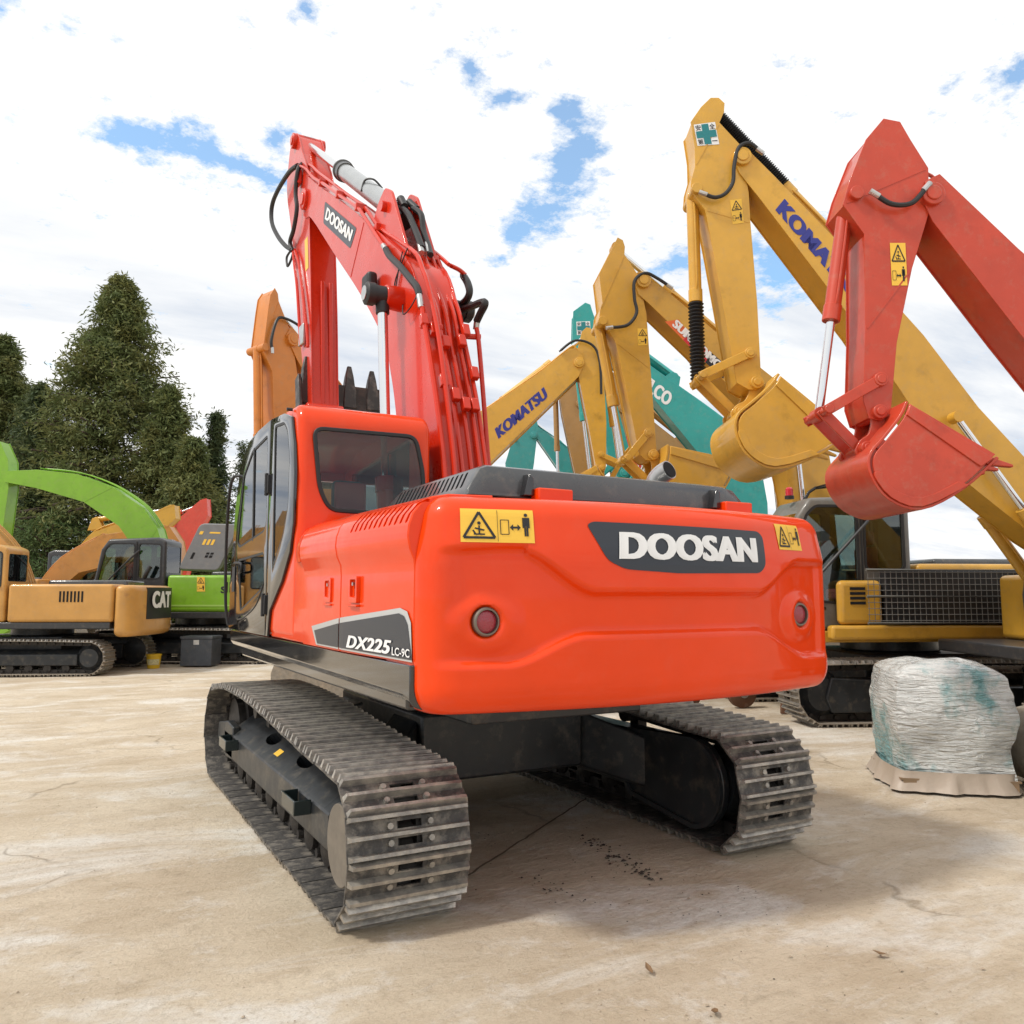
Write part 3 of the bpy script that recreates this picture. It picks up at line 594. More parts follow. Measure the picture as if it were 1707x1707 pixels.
    def disp(x, z):
        d = -.045*sst(1.70, 2.03, z)
        if z < 1.17: t = (1.17-z)/.125; d -= .085*(1-math.sqrt(max(0, 1-t*t)))
        if z > 1.93: t = (z-1.93)/.10; d -= .10*(1-math.sqrt(max(0, 1-min(t, 1)**2)))
        k = 1-sst(1.12, 1.28, abs(x))
        d -= .044*k*(1-sst(-.034, .014, z-zl1(x))); d += .038*k*(1-sst(-.018, .030, z-zl2(x)))
        for lx, lz in LAMPS:
            r = math.hypot((x-lx)*1.05, z-lz); d -= .030*(1-sst(.062, .080, r)); d += .022*(1-sst(.085, .155, math.hypot((x-lx)*.8, z-lz+.012)))
        return d
    zs = [1.045+.125*(1-math.cos(i/9*PI/2)) for i in range(10)]; zs += [1.17+(1.93-1.17)*i/84 for i in range(1, 85)]; zs += [1.93+.10*math.sin(i/9*PI/2) for i in range(1, 10)]
    # denser plan for the relief
    PD = catmull([tuple(q) for q in PL], 2); ND = []
    for i in range(len(PD)): d = (PD[min(i+1, len(PD)-1)]-PD[max(i-1, 0)]).normalized(); ND.append(Vector((d.y, -d.x, 0)))
    if ND[len(ND)//2].y > 0: ND = [-q for q in ND]; NR = [-q for q in NR]
    mb = MB(); rings = [[PD[i]+ND[i]*disp(PD[i].x, z)+Vector((0, 0, z)) for i in range(len(PD))] for z in zs]
    mb.loft(rings, closed=True, cap=True); cw = mb.build('counterweight', ORANGE, ex, smooth=60)
    xs = [q.x for q in PL]
    def cwp(x, z, off=.0):
        i = 0
        while i < NPL-2 and xs[i+1] < x: i += 1
        t = (x-xs[i])/max(1e-6, xs[i+1]-xs[i]); q = PL[i].lerp(PL[i+1], t); nn = NR[i].lerp(NR[i+1], t).normalized()
        return q+nn*(disp(x, z)+off)+Vector((0, 0, z))
    bp = round_poly([(-.548, 1.905), (-.515, 1.921), (.565, 1.914), (.60, 1.885), (.585, 1.728), (.535, 1.689), (-.045, 1.680), (-.36, 1.696), (-.455, 1.737)], .035, 3)
    patch(bp, lambda x, z: cwp(x, z, .004), BADGE, cw, 'badge_plate', .04)
    lettering('DOOSAN', lambda u, v: cwp(-.395+.925*u, 1.744+.132*v, .008), WHITE, cw, off=.022, shear=.10, step=.04, bold=.011)
    for x0, x1, z0, z1 in ((-1.155, -.815, 1.81, 1.964), (.735, .965, 1.822, 1.966)):
        warning(lambda u, v: cwp(x0+(x1-x0)*u, z0+(z1-z0)*v, .003), lambda u, v: cwp(x0+(x1-x0)*u, z0+(z1-z0)*v, .006), cw, step=.1)
    for lx, lz in LAMPS:
        c = cwp(lx, lz, .0)+Vector((0, -.004, 0)); e = c+Vector((0, -.01, 0)); mb = MB(); mb.rev(c-(e-c)*.2, e, [(0, .066), (.022, .066), (.028, .060), (.028, .054), (.010, .053)], 28); lm = mb.build('tail_lamp_ring', mat('tarnished_ring', (.20, .17, .14), .4, .6) if 'tarnished_ring' not in MATS else MATS['tarnished_ring'], cw)
        mb = MB(); mb.rev(c, e, [(0, .0525), (.012, .052), (.019, .04), (.022, .02), (.0225, .002)], 28); mb.build('tail_lamp', LENS, cw)
    # ---- cab
    side = [(1.88, 1.266), (1.88, 1.74), (1.735, 2.38), (1.56, 2.74), (1.20, 2.885), (.9, 2.915), (.37, 2.925), (-.30, 2.89), (-.385, 2.80), (-.405, 2.2), (-.405, 1.266)]
    mb = MB(); mb.prism(side, -1.343, -.37); cab = mb.build('cab', ORANGE, ex, bevel=.075, seg=5); bake(cab)
    cb = MB(); cb.prism(offset_poly(side, -.06), -1.30, -.43); cut(cab, cb)
    dw = round_poly([(1.60, 2.02), (1.40, 2.60), (1.05, 2.765), (.47, 2.80), (.43, 2.11), (.52, 2.05), (1.47, 1.975)], .05)
    lw = round_poly([(.49, 1.90), (.44, 1.63), (1.36, 1.43), (1.52, 1.88)], .05)
    qw = round_poly([(.25, 2.83), (-.06, 2.80), (-.17, 2.72), (-.245, 2.52), (-.235, 2.18), (-.10, 1.97), (.19, 1.77)], .05)
    rw = round_poly([(-1.255, 2.71), (-.50, 2.72), (-.435, 2.44), (-.435, 2.13), (-1.13, 2.14), (-1.205, 2.28)], .08, 5)
    cb = MB()
    for w in (dw, lw, qw): cb.prism(offset_poly(w, .01), -1.5, -1.28)
    cb.prism(offset_poly(rw, -.012), -.5, -.3, 'y'); cb.prism([(-.1, 1.9), (1.45, 1.9), (1.3, 2.66), (-.1, 2.76)], -.5, -.2)
    cb.prism([(-1.25, 1.55), (-.47, 1.55), (-.47, 2.62), (-1.25, 2.62)], 1.45, 2.2, 'y')
    cut(cab, cb)
    door = [(1.862, 1.272), (1.862, 1.74), (1.718, 2.37), (1.545, 2.715), (1.19, 2.862), (.9, 2.890), (.392, 2.898), (.385, 1.272)]
    quart = [(.368, 2.898), (-.05, 2.862), (-.255, 2.80), (-.345, 2.60), (-.378, 2.39), (-.372, 2.05), (-.30, 1.86), (-.09, 1.668), (.258, 1.458), (.30, 1.272), (.372, 1.272)]
    for poly, wins, nm in ((door, (dw, lw), 'door'), (quart, (qw,), 'quarter_panel')):
        mb = MB(); mb.prism(poly, -1.3655, -1.3440); d = mb.build(nm, BLACKP, cab, bevel=.005); bake(d); cb = MB()
        for w in wins: cb.prism(w, -1.5, -1.2)
        cut(d, cb)
        for w in wins:
            mb = MB(); mb.ring(offset_poly(w, -.001), offset_poly(w, -.018), -1.364, -1.347); mb.build('window_seal', RUBBER, cab)
            mb = MB(); mb.prism(offset_poly(w, -.012), -1.358, -1.352); mb.build('window', GLASS, cab)
        if nm == 'door':
            mb = MB(); mb.bar((-1.3605, .93, 2.005), (-1.3605, .985, 2.775), .012, .035); mb.build('window_divider', RUBBER, cab)
            for z in (2.40, 1.50):
                mb = MB(); mb.box(-1.385, -1.3605, .335, .425, z-.07, z+.07); mb.cyl((-1.385, .38, z-.085), (-1.385, .38, z+.085), .014); mb.build('hinge', BLACKL, d, bevel=.004)
            mb = MB(); mb.tube([(-1.37, 1.50, 1.83), (-1.40, 1.47, 1.845), (-1.40, 1.22, 1.835), (-1.40, 1.17, 1.80), (-1.40, 1.22, 1.765), (-1.37, 1.42, 1.76)], .011, 8); mb.build('grab_handle', BLACKL, d)
            mb = MB(); mb.box(-1.372, -1.367, 1.62, 1.74, 1.60, 1.82); mb.build('door_latch', BLACKL, d, bevel=.004)
            mb = MB(); mb.tube([(-1.3665, 1.46, 1.36), (-1.3665, 1.1, 1.40), (-1.3665, .7, 1.50), (-1.3665, .46, 1.66)], .006, 6); mb.build('kick_seam', RUBBER, d)
    mb = MB(); mb.ring(offset_poly(rw, .006), offset_poly(rw, -.022), -.418, -.395, 'y'); mb.build('rear_window_seal', RUBBER, cab, bevel=.005)
    mb = MB(); mb.prism(offset_poly(rw, -.02), -.409, -.402, 'y'); mb.build('rear_window', GLASSD, cab)
    mb = MB(); mb.prism([(-.1, 1.9), (1.45, 1.9), (1.3, 2.66), (-.1, 2.76)], -.40, -.394); mb.build('right_window', GLASS, cab)
    mb = MB(); mb.add([(-1.25, 1.85, 1.55), (-.47, 1.85, 1.55), (-.47, 1.60, 2.60), (-1.25, 1.60, 2.60)], [(0, 1, 2, 3)]); mb.build('windscreen', GLASS, cab)
    for z in (2.885,):
        mb = MB(); mb.cyl((-1.345, -.20, 2.86), (-1.385, -.20, 2.86), .012, n=8); mb.build('roof_bolt', BLACKL, cab)
    mb = MB(); mb.tube([(-1.35, 1.60, 2.62), (-1.40, 1.68, 2.61), (-1.41, 1.80, 2.45), (-1.40, 1.92, 2.0), (-1.385, 1.935, 1.50), (-1.36, 1.91, 1.30)], .014, 8); mb.build('hand_rail', BLACKL, cab)
    mb = MB(); mb.box(-1.10, -.62, .18, .68, 1.55, 1.68); mb.loft([[(-1.08+.02*i, .16-.05*i, 1.66+.22*i), (-.64-.02*i, .16-.05*i, 1.66+.22*i), (-.64-.02*i, .30-.05*i, 1.66+.22*i), (-1.08+.02*i, .30-.05*i, 1.66+.22*i)] for i in range(3)]); mb.box(-.98, -.74, .0, .10, 2.14, 2.42); mb.box(-1.0, -.7, .2, .6, 1.27, 1.55)
    st = mb.build('seat', FABRIC, cab, bevel=.04, seg=3)
    mb = MB(); mb.box(-.98, -.74, -.03, .0, 2.16, 2.40); mb.build('head_rest', FABR, cab, bevel=.03, seg=3)
    mb = MB(); mb.box(-1.26, -1.12, .3, .9, 1.3, 1.85); mb.box(-.60, -.46, .3, .9, 1.3, 1.85); mb.box(-1.28, -.45, 1.55, 1.75, 1.3, 1.42); mb.build('console', INTR, cab, bevel=.02)
    for x in (-1.19, -.53):
        mb = MB(); mb.tube([(x, .8, 1.85), (x, .82, 1.98)], .014, 8, 1); mb.rev((x, .82, 1.96), (x, .825, 2.10), [(0, .02), (.05, .03), (.11, .028), (.14, .012)], 12); mb.build('joystick', RUBBER, cab)
    # ---- boom
    XL, XR = -.25, .10
    back = [(3.98, 6.83), (3.31, 6.37), (2.49, 5.84), (1.68, 5.29), (.98, 4.80), (.42, 4.37), (.18, 3.98), (.08, 3.68), (-.14, 3.12), (-.31, 2.52), (-.38, 2.0), (-.28, 1.62)]
    front = [(.05, 1.58), (.34, 1.85), (.52, 2.5), (.69, 3.15), (.83, 3.52), (1.03, 3.88), (1.71, 4.52), (2.65, 5.29), (3.66, 6.12), (3.93, 6.24), (4.14, 6.42), (4.16, 6.66)]
    sm = lambda L: [(q.x, q.y) for q in catmull([(a, b, 0) for a, b in L], 4)]
    bpoly = sm(back)+sm(front)
    mb = MB(); mb.prism(offset_poly(bpoly, -.012), XL+.016, XR-.016); boom = mb.build('boom', RED, ex, smooth=30)
    for x0, x1 in ((XL, XL+.018), (XR-.018, XR)):
        mb = MB(); mb.prism(bpoly, x0, x1); mb.build('boom_side_plate', RED, boom, bevel=.003)
    fx = lambda x: (lambda y, z: (x, y, z))
    mb = MB(); mb.bar((XL-.0005, 1.65, 5.24), (XL-.0005, 2.04, 4.82), .008, .014); mb.build('weld_seam', RED, boom)
    lp = round_poly([(3.07, 6.08), (1.87, 5.27), (2.07, 5.13), (3.12, 5.84)], .04, 3)
    patch(lp, fx(XL-.003), BADGE, boom, 'badge_plate')
    lettering('DOOSAN', quadmap((XL-.006, 3.05, 5.86), (XL-.006, 2.07, 5.205), (XL-.006, 1.965, 5.285), (XL-.006, 2.96, 5.965)), WHITE, boom, off=.02, bold=.012)
    # boom cylinder, left and right
    for xc, s in ((-.42, -1), (.27, 1)):
        top = Vector((xc, .60, 4.11)); ft = Vector((xc, .30, 1.45)); d = (ft-top).normalized()
        mb = MB(); mb.cyl(top, top+d*1.7, .043, n=20); mb.build('boom_cylinder_rod', CHROME, ex)
        mb = MB(); mb.cyl(top+d*1.66, ft, .085, n=24); mb.cyl(top+d*1.6, top+d*1.72, .095, n=24); mb.build('boom_cylinder_barrel', RED, ex)
        mb = MB(); mb.cyl((XL+.02 if s < 0 else XR-.02, .60, 4.11), (xc-s*.02, .60, 4.11), .11, .10, n=28); mb.build('boom_pin_boss', RED, boom, bevel=.01)
        mb = MB(); mb.rev((xc-s*.075, .60, 4.11), (xc+s*.16, .60, 4.11), [(0, .085), (.15, .085), (.152, .098), (.215, .098), (.225, .085), (.235, .06)], 28); mb.cyl(top, top+d*.16, .058, n=20); mb.build('cylinder_head', RUBBER, ex)
        mb = MB(); mb.cyl((xc+s*.161, .60, 4.11), (xc+s*.166, .60, 4.11), .062, n=24); mb.build('cylinder_cap', STEEL, ex)
    # work lamp on the boom
    mb = MB(); mb.box(-.37, -.27, 1.14, 1.34, 4.33, 4.55); lm = mb.build('work_lamp', RUBBER, boom, bevel=.035, seg=4)
    mb = MB(); mb.bar((-.26, 1.12, 4.30), (-.33, 1.24, 4.33), .03, .02); mb.bar((-.26, 1.05, 4.18), (-.26, 1.12, 4.30), .02, .03); mb.build('lamp_bracket', RED, boom)
    # arm cylinder on top of the boom
    a = Vector((-.075, 1.16, 5.17)); b = Vector((-.075, 2.93, 6.42)); e = Vector((-.075, 4.62, 7.60)); d = (b-a).normalized()
    mb = MB(); mb.cyl(a, b, .098, n=32); mb.build('arm_cylinder_barrel', GREYCYL, ex)
    mb = MB(); mb.rev(b-d*.10, b+d*.1, [(0, .112), (.12, .112), (.125, .125), (.155, .125), (.16, .10), (.2, .09)], 32); mb.build('arm_cylinder_gland', mat('dark_grey_band', (.10, .105, .11), .3, .3) if 'dark_grey_band' not in MATS else MATS['dark_grey_band'], ex)
    mb = MB(); mb.cyl(b, e, .05, n=20); mb.build('arm_cylinder_rod', CHROME, ex)
    mb = MB(); mb.cyl(e+Vector((-.08, 0, 0)), e+Vector((.08, 0, 0)), .10, n=24); mb.build('arm_cylinder_eye', RUBBER, ex)
    mb = MB(); mb.tube([a+d*1.0+Vector((-.10, 0, -.02)), a+d*1.0+Vector((-.07, -.02, .10)), a+d*.95+Vector((0, -.05, .12)), a+d*.85+Vector((.08, 0, .09))], .011, 6); mb.build('zip_tie', RUBBER, ex)
    for x in (-.205, .045):
        mb = MB(); mb.prism(round_poly([(1.50, 5.20), (1.36, 5.33), (1.18, 5.40), (1.02, 5.30), (.55, 4.50), (.80, 4.62)], .05, 3), x, x+.03); mb.build('arm_cylinder_bracket', RED, boom, bevel=.004)
    mb = MB(); mb.cyl((-.25, 1.16, 5.20), (.10, 1.16, 5.20), .05, n=20); mb.build('arm_cylinder_pin', RED, boom)
    mb = MB(); mb.cyl((-.075, 1.22, 5.22), (-.075, 1.02, 5.02), .10, .085, n=24); mb.cyl((-.075, 1.10, 5.28), (-.075, 1.0, 5.16), .04, n=12); mb.cyl((.0, 1.08, 5.26), (.03, .95, 5.14), .035, n=12); mb.build('arm_cylinder_base', RUBBER, ex)
    # ---- arm (stick)
    apoly = sm([(4.46, 7.58), (4.62, 7.72), (4.86, 7.70), (4.98, 7.55), (5.05, 7.07), (4.68, 6.29), (4.23, 5.03), (3.84, 4.12), (3.70, 3.72), (3.66, 3.56)])+[(3.40, 3.56)]+sm([(3.44, 3.75), (3.50, 3.92), (3.62, 4.97), (3.80, 6.10), (3.92, 6.80), (4.28, 7.30)])
    mb = MB(); mb.prism(offset_poly(apoly, -.014), -.225, .075); arm = mb.build('arm', RED, ex, smooth=30)
    for x0, x1 in ((-.238, -.222), (.072, .088)):
        mb = MB(); mb.prism(apoly, x0, x1); mb.build('arm_side_plate', RED, arm, bevel=.003)
    for x in (-.10, .0):
        mb = MB(); mb.bar((x, 3.50, 3.75), (x, 3.64, 5.35), .05, .03); mb.build('arm_rib', RED, arm, bevel=.01)
    for pt, r in (((3.97, 6.50), .13), ((4.62, 7.60), .10), ((3.52, 3.72), .09)):
        mb = MB(); mb.cyl((-.29, pt[0], pt[1]), (.14, pt[0], pt[1]), r, n=28); mb.cyl((-.305, pt[0], pt[1]), (.155, pt[0], pt[1]), r*.6, n=24); mb.build('pin', RED, arm, bevel=.008)
    patch([(0, 0), (1, 0), (1, 1), (0, 1)], quadmap((-.2415, 3.92, 5.55), (-.2415, 3.78, 5.55), (-.2415, 3.86, 5.98), (-.2415, 4.0, 5.98)), SIGNY, arm, 'warning_decal')
    # bucket curled under, teeth up behind the cab roof
    bk = empty_part('bucket', ex)
    H = (3.50, 3.70); x0, x1 = -.30, .74
    sh = [(3.75, 4.02), (3.72, 3.75), (3.78, 3.42), (3.98, 3.12), (4.30, 2.95), (4.65, 3.05), (4.80, 3.35)]
    mb = MB(); mb.strip(sm(sh), .03, x0, x1)
    for xx in (x0, x1-.03): mb.prism([(3.75, 4.0), (3.72, 3.75), (3.78, 3.42), (3.98, 3.12), (4.30, 2.95), (4.65, 3.05), (4.80, 3.35), (4.3, 3.7)], xx, xx+.03)
    mb.prism([(3.70, 3.78), (3.82, 3.78), (3.80, 4.12), (3.70, 4.12)], x0, x1)
    bk = mb.build('bucket', BUCKD, ex, bevel=.006)
    for i, x in enumerate((-.24, .02, .29, .58)):
        mb = MB(); hh = (.33, .30, .28, .26)[i]
        mb.loft([[(x-w, 3.76-t, z), (x+w, 3.76-t, z), (x+w, 3.76+t, z), (x-w, 3.76+t, z)] for z, w, t in ((3.84, .085, .08), (4.06, .078, .07), (4.13, .062, .06), (4.08+hh*.6, .050, .04), (4.10+hh, .026, .016))])
        mb.build('bucket_tooth', TEETH, bk, bevel=.012)
    mb = MB(); mb.prism([(3.55, 3.6), (3.75, 3.55), (3.86, 4.15), (3.72, 4.2)], x0-.05, x0-.01); mb.build('side_cutter', TEETH, bk, bevel=.01)
    # ---- hydraulic lines
    def pipe(pts, r=.017, m=RED, name='hydraulic_pipe', par=None, n=8): mb = MB(); mb.tube(pts, r, n, 6); return mb.build(name, m, par or boom)
    def yz(x, L): return [(x, a, b) for a, b in L]
    def ferrule(p, q, r=.026): mb = MB(); mb.cyl(p, q, r, n=12); mb.build('hose_fitting', STEEL, boom)
    pipe(yz(-.27, [(4.30, 7.10), (3.93, 6.88), (3.60, 6.62), (3.05, 6.27), (2.49, 5.90), (1.8, 5.45), (1.62, 5.30), (1.11, 4.83), (.97, 4.72)]), .019)
    pipe(yz(-.20, [(4.30, 7.14), (3.95, 6.95), (3.58, 6.68), (3.02, 6.30), (2.4, 5.88), (1.78, 5.46), (1.33, 5.07), (.76, 4.70), (.39, 4.45), (.23, 4.25), (.14, 4.12), (-.01, 3.82), (-.12, 3.55), (-.26, 3.10), (-.42, 2.50), (-.47, 2.0)]), .02)
    pipe(yz(-.285, [(.90, 4.67), (.79, 4.56), (.54, 4.38), (.28, 4.17), (.15, 4.06), (.10, 3.98)]), .030, RUBBER, 'hose'); ferrule((-.283, .97, 4.73), (-.285, .88, 4.65)); ferrule((-.285, .11, 4.0), (-.283, .06, 3.86))
    pipe(yz(-.275, [(.06, 3.88), (.0, 3.70), (-.12, 3.40), (-.26, 3.0), (-.40, 2.5), (-.47, 2.0)]), .022)
    O = lambda x, dz: yz(x, [(.62, 4.58), (.50, 4.42), (.34, 4.19+dz), (.13, 3.90), (.01, 3.60), (-.20, 3.10), (-.37, 2.55), (-.44, 2.2), (-.42, 1.9)])
    for x, dz in ((-.12, .0), (-.045, .02), (.03, .0), (.085, .02)): pipe(O(x, dz), .0185)
    pipe(yz(-.09, [(1.06, 5.18), (.86, 5.02), (.67, 4.78), (.53, 4.58)]), .030, RUBBER, 'hose'); ferrule((-.09, .58, 4.64), (-.105, .50, 4.52), .028)
    pipe([(0, .98, 5.16), (.01, .80, 5.02), (.01, .74, 4.84), (.0, .60, 4.64), (-.02, .50, 4.52)], .028, RUBBER, 'hose'); ferrule((-.005, .63, 4.67), (-.03, .53, 4.54), .028)
    pipe(yz(.12, [(1.35, 5.10), (1.0, 4.85), (.62, 4.58), (.42, 4.43)]), .019)
    pipe([(.14, .43, 4.43), (.24, .46, 4.42), (.31, .49, 4.40)], .02)
    pipe(yz(.30, [(.51, 4.40), (.42, 4.30), (.38, 4.20), (.46, 4.15), (.66, 4.15), (.77, 4.165), (.62, 4.12), (.40, 4.07), (.14, 4.035), (.08, 4.0), (.16, 3.95), (.235, 3.90)]), .033, RUBBER, 'hose'); ferrule((.30, .23, 3.905), (.30, .25, 3.83), .026); ferrule((.30, .52, 4.42), (.30, .45, 4.34), .028)
    pipe(yz(.30, [(.25, 3.86), (.20, 3.72), (.12, 3.3), (.02, 2.7), (-.05, 2.3), (-.05, 1.9)]), .021)
    pipe([(.115, .30, 3.78), (.20, .26, 3.76), (.33, .22, 3.76)], .026)
    for x, t in ((-.275, .0), (-.20, .1), (-.12, .25), (.03, .2), (.085, .05), (-.12, .9), (-.045, 1.0), (.03, 1.0), (-.20, .75), (.085, .6)):
        y0, z0 = .02-t*.30, 3.75-t*.72; mb = MB(); mb.bar((x, y0+.02, z0+.05), (x, y0-.02, z0-.05), .062, .055); mb.build('pipe_clamp', RED, boom, bevel=.008)
    mb = MB(); mb.bar((-.285, .07, 3.72), (-.10, .05, 3.72), .05, .05); mb.build('pipe_clamp', RED, boom, bevel=.01)
    for y, z, x in ((2.49, 5.91, -.25), (1.80, 5.47, -.25), (3.2, 6.37, -.25), (1.3, 5.06, -.21)):
        mb = MB(); mb.box(x-.045, x+.07, y-.03, y+.03, z-.05, z+.025); mb.build('pipe_clamp', RED, boom, bevel=.008)
    # hose loops round the boom tip and the arm pipes
    pipe([(-.28, 4.30, 7.10), (-.31, 4.65, 7.16), (-.34, 5.18, 7.13), (-.34, 5.50, 7.05), (-.34, 5.47, 6.80), (-.33, 5.14, 6.48), (-.32, 4.72, 6.18), (-.29, 4.46, 6.02)], .030, RUBBER, 'hose')
    pipe([(-.22, 4.30, 7.14), (-.30, 4.20, 6.98), (-.31, 4.25, 6.70), (-.31, 4.16, 6.45), (-.31, 4.30, 6.23), (-.30, 4.52, 6.15), (-.28, 4.44, 6.0)], .028, RUBBER, 'hose')
    pipe(yz(-.275, [(4.45, 6.02), (4.36, 5.80), (4.18, 5.42), (3.98, 4.79), (3.9, 4.6)]), .019, par=arm); pipe(yz(-.27, [(4.38, 6.0), (4.13, 5.70), (3.90, 5.26), (3.66, 4.71), (3.6, 4.5)]), .019, par=arm)
    mb = MB(); mb.tube([(-.28, 4.55, 6.05), (-.30, 4.68, 6.0), (-.30, 4.62, 5.86), (-.28, 4.50, 5.92), (-.27, 4.46, 6.0)], .016, 6); mb.build('wire_loop', RUBBER, arm)
    mb = MB(); mb.box(-.29, -.25, 3.78, 3.98, 4.60, 4.85); mb.build('valve_block', STEEL, arm, bevel=.01)
    mb = MB(); mb.box(-.31, -.245, 4.20, 4.34, 6.82, 7.0); mb.build('hose_bracket', RED, arm, bevel=.01)
    pipe([(-.26, .55, 4.52), (-.27, .60, 4.40), (-.27, .70, 4.20), (-.27, .68, 4.32), (-.265, .42, 4.50)], .006, RUBBER, 'cable', n=6); pipe([(-.30, .42, 4.0), (-.31, .38, 3.9), (-.30, .25, 3.92), (-.26, .2, 4.02)], .006, RUBBER, 'cable', n=6)
    # stickers on the centre frame under the tail
    patch([(0, 0), (1, 0), (1, 1), (0, 1)], quadmap((-.30, -2.3025, 1.03), (-.2, -2.3025, 1.03), (-.2, -2.3025, 1.14), (-.30, -2.3025, 1.14)), SIGNW, ex, 'info_sticker')
    mb = MB(); mb.box(-.8, .30, -1.95, -.9, .90, 1.05); mb.build('belly_pan', FRAMEP, ex, bevel=.01)
    return ex
def empty_part(name, parent): return None
main_machine()
# ------------------------------------------------------------------ the other machines of the yard
def ypaint(name, c, **k):
    k.setdefault('col2', tuple(v*.66 for v in c)); k.setdefault('c2s', 3.2); k.setdefault('c2lo', .56); k.setdefault('c2hi', .80)
    return paint(name, c, rough=.40, coat=.22, var=.10, dust=.22, **k)
KOMY = ypaint('warm_yellow_paint', (.66, .365, .042)); SUMY = ypaint('ochre_yellow', (.60, .325, .038)); TEAL = ypaint('teal_paint', (.018, .33, .31)); TEALD = ypaint('dull_teal_paint', (.03, .27, .26))
BRICK = ypaint('brick_red_paint', (.52, .050, .018)); OCHRE = ypaint('weathered_ochre', (.36, .19, .05)); CASEO = ypaint('amber_orange_paint', (.60, .20, .025)); CATY = ypaint('faded_yellow_paint', (.56, .29, .07), col2=(.36, .17, .06), c2s=2.5, c2lo=.56, c2hi=.75)
GREEN = ypaint('lime_green_paint', (.20, .42, .018)); FARRED = ypaint('far_red_paint', (.62, .06, .03)); FARYEL = ypaint('far_yellow_paint', (.60, .33, .03)); FARORG = ypaint('far_orange_paint', (.52, .22, .04))
CABG = mat('grey_cab_paint', (.16, .155, .14), .45, coat=.2, var=.1, dust=.3); CABK = mat('dark_cab_paint', (.030, .032, .036), .4, coat=.2, dust=.2); GUARD = mat('guard_black', (.02, .02, .022), .45)
BK = [(4.62, 4.13), (4.46, 4.12), (4.06, 3.87), (3.60, 3.38), (4.01, 3.13), (4.45, 3.0), (4.74, 3.14), (4.86, 3.38), (4.86, 3.56), (4.76, 3.82)]
BKH, BKB = Vector((4.53, 4.05)), Vector((4.74, 3.70))
def bucket(root, H, B2, m, hw=.56):
    H, B2 = Vector(H), Vector(B2); a = BKB-BKH; b = B2-H; s = b.length/a.length; ang = math.atan2(b.y, b.x)-math.atan2(a.y, a.x); c, sn = math.cos(ang)*s, math.sin(ang)*s
    T = lambda p: (H.x+(p[0]-BKH.x)*c-(p[1]-BKH.y)*sn, H.y+(p[0]-BKH.x)*sn+(p[1]-BKH.y)*c)
    hw *= min(1.15, max(.8, s)); sm = lambda L, k=4: [(q.x, q.y) for q in catmull([(x, y, 0) for x, y in L], k)]
    shell = sm([(3.60, 3.38), (4.01, 3.13), (4.45, 3.0), (4.74, 3.14), (4.86, 3.38), (4.84, 3.58), (4.66, 3.74), (4.46, 3.92), (4.36, 4.06)])
    mb = MB(); mb.strip([T(p) for p in shell], .03*s, -hw, hw); bk = mb.build('bucket', m, root, bevel=.006)
    sp = [T(p) for p in sm([(3.62, 3.40), (4.01, 3.15), (4.45, 3.02), (4.73, 3.16), (4.84, 3.38), (4.82, 3.57), (4.65, 3.72), (4.45, 3.9), (4.36, 4.04)])]
    for x in (-hw, hw):
        mb = MB(); mb.prism(sp, x-.012, x+.018); mb.build('bucket_side', m, bk, bevel=.004)
        mb = MB(); mb.prism([T(p) for p in [(3.66, 3.36), (3.80, 3.30), (4.42, 3.93), (4.36, 4.03)]], x-.028, x+.034); mb.build('side_rim', m, bk, bevel=.006)
        mb = MB(); mb.prism([T(p) for p in sm([(3.95, 3.14), (4.45, 3.0), (4.74, 3.14), (4.86, 3.38), (4.79, 3.40), (4.69, 3.21), (4.43, 3.09), (4.05, 3.19)], 3)], x-.022, x+.028); mb.build('wear_plate', m, bk, bevel=.004)
    for x in (-.19, .16):
        mb = MB(); mb.prism([T(p) for p in round_poly([(4.60, 4.14), (4.47, 4.14), (4.40, 3.95), (4.66, 3.68), (4.80, 3.56), (4.84, 3.70), (4.76, 3.80), (4.66, 3.84), (4.60, 3.96)], .04, 3)], x, x+.035); mb.build('bucket_ear', m, bk, bevel=.006)
    for p, r in ((BKH, .075), (BKB, .065)):
        q = T(p); mb = MB(); mb.cyl((-.27, q[0], q[1]), (.27, q[0], q[1]), r*s, n=20); mb.cyl((-.29, q[0], q[1]), (.29, q[0], q[1]), r*s*.6, n=16); mb.build('pin', m, bk, bevel=.006)
    for i in range(5):
        x = -hw*.88+i*hw*.44; p0 = T((3.70, 3.36)); p1 = T((3.44, 3.26)); mb = MB(); mb.hexa([(x-.045, p0[0], p0[1]-.04), (x+.045, p0[0], p0[1]-.04), (x+.045, p0[0], p0[1]+.04), (x-.045, p0[0], p0[1]+.04)], [(x-.03, p1[0], p1[1]-.012), (x+.03, p1[0], p1[1]-.012), (x+.03, p1[0], p1[1]+.012), (x-.03, p1[0], p1[1]+.012)]); mb.build('bucket_tooth', m, bk, bevel=.006)
    return bk
def plated(root, name, poly, m, hw, t=.016):
    mb = MB(); mb.prism(offset_poly(poly, -.014), -hw+t-.002, hw-t+.002); o = mb.build(name, m, root, smooth=30)
    for x0 in (-hw, hw-t): mb = MB(); mb.prism(poly, x0, x0+t); mb.build(name+'_side_plate', m, o, bevel=.003)
    n_ = len(poly)
    for fr in (.22, .36):   # weld seams across the near plates
        p, q = Vector(poly[int(n_*fr)]), Vector(poly[(n_-int(n_*fr)) % n_])
        if .15 < (p-q).length < 1.1:
            for x in (-hw-.0015, hw+.0015): mb = MB(); mb.bar((x, *p.lerp(q, .04)), (x, *p.lerp(q, .96)), .006, .014); mb.build('weld_seam', m, o)
    return o
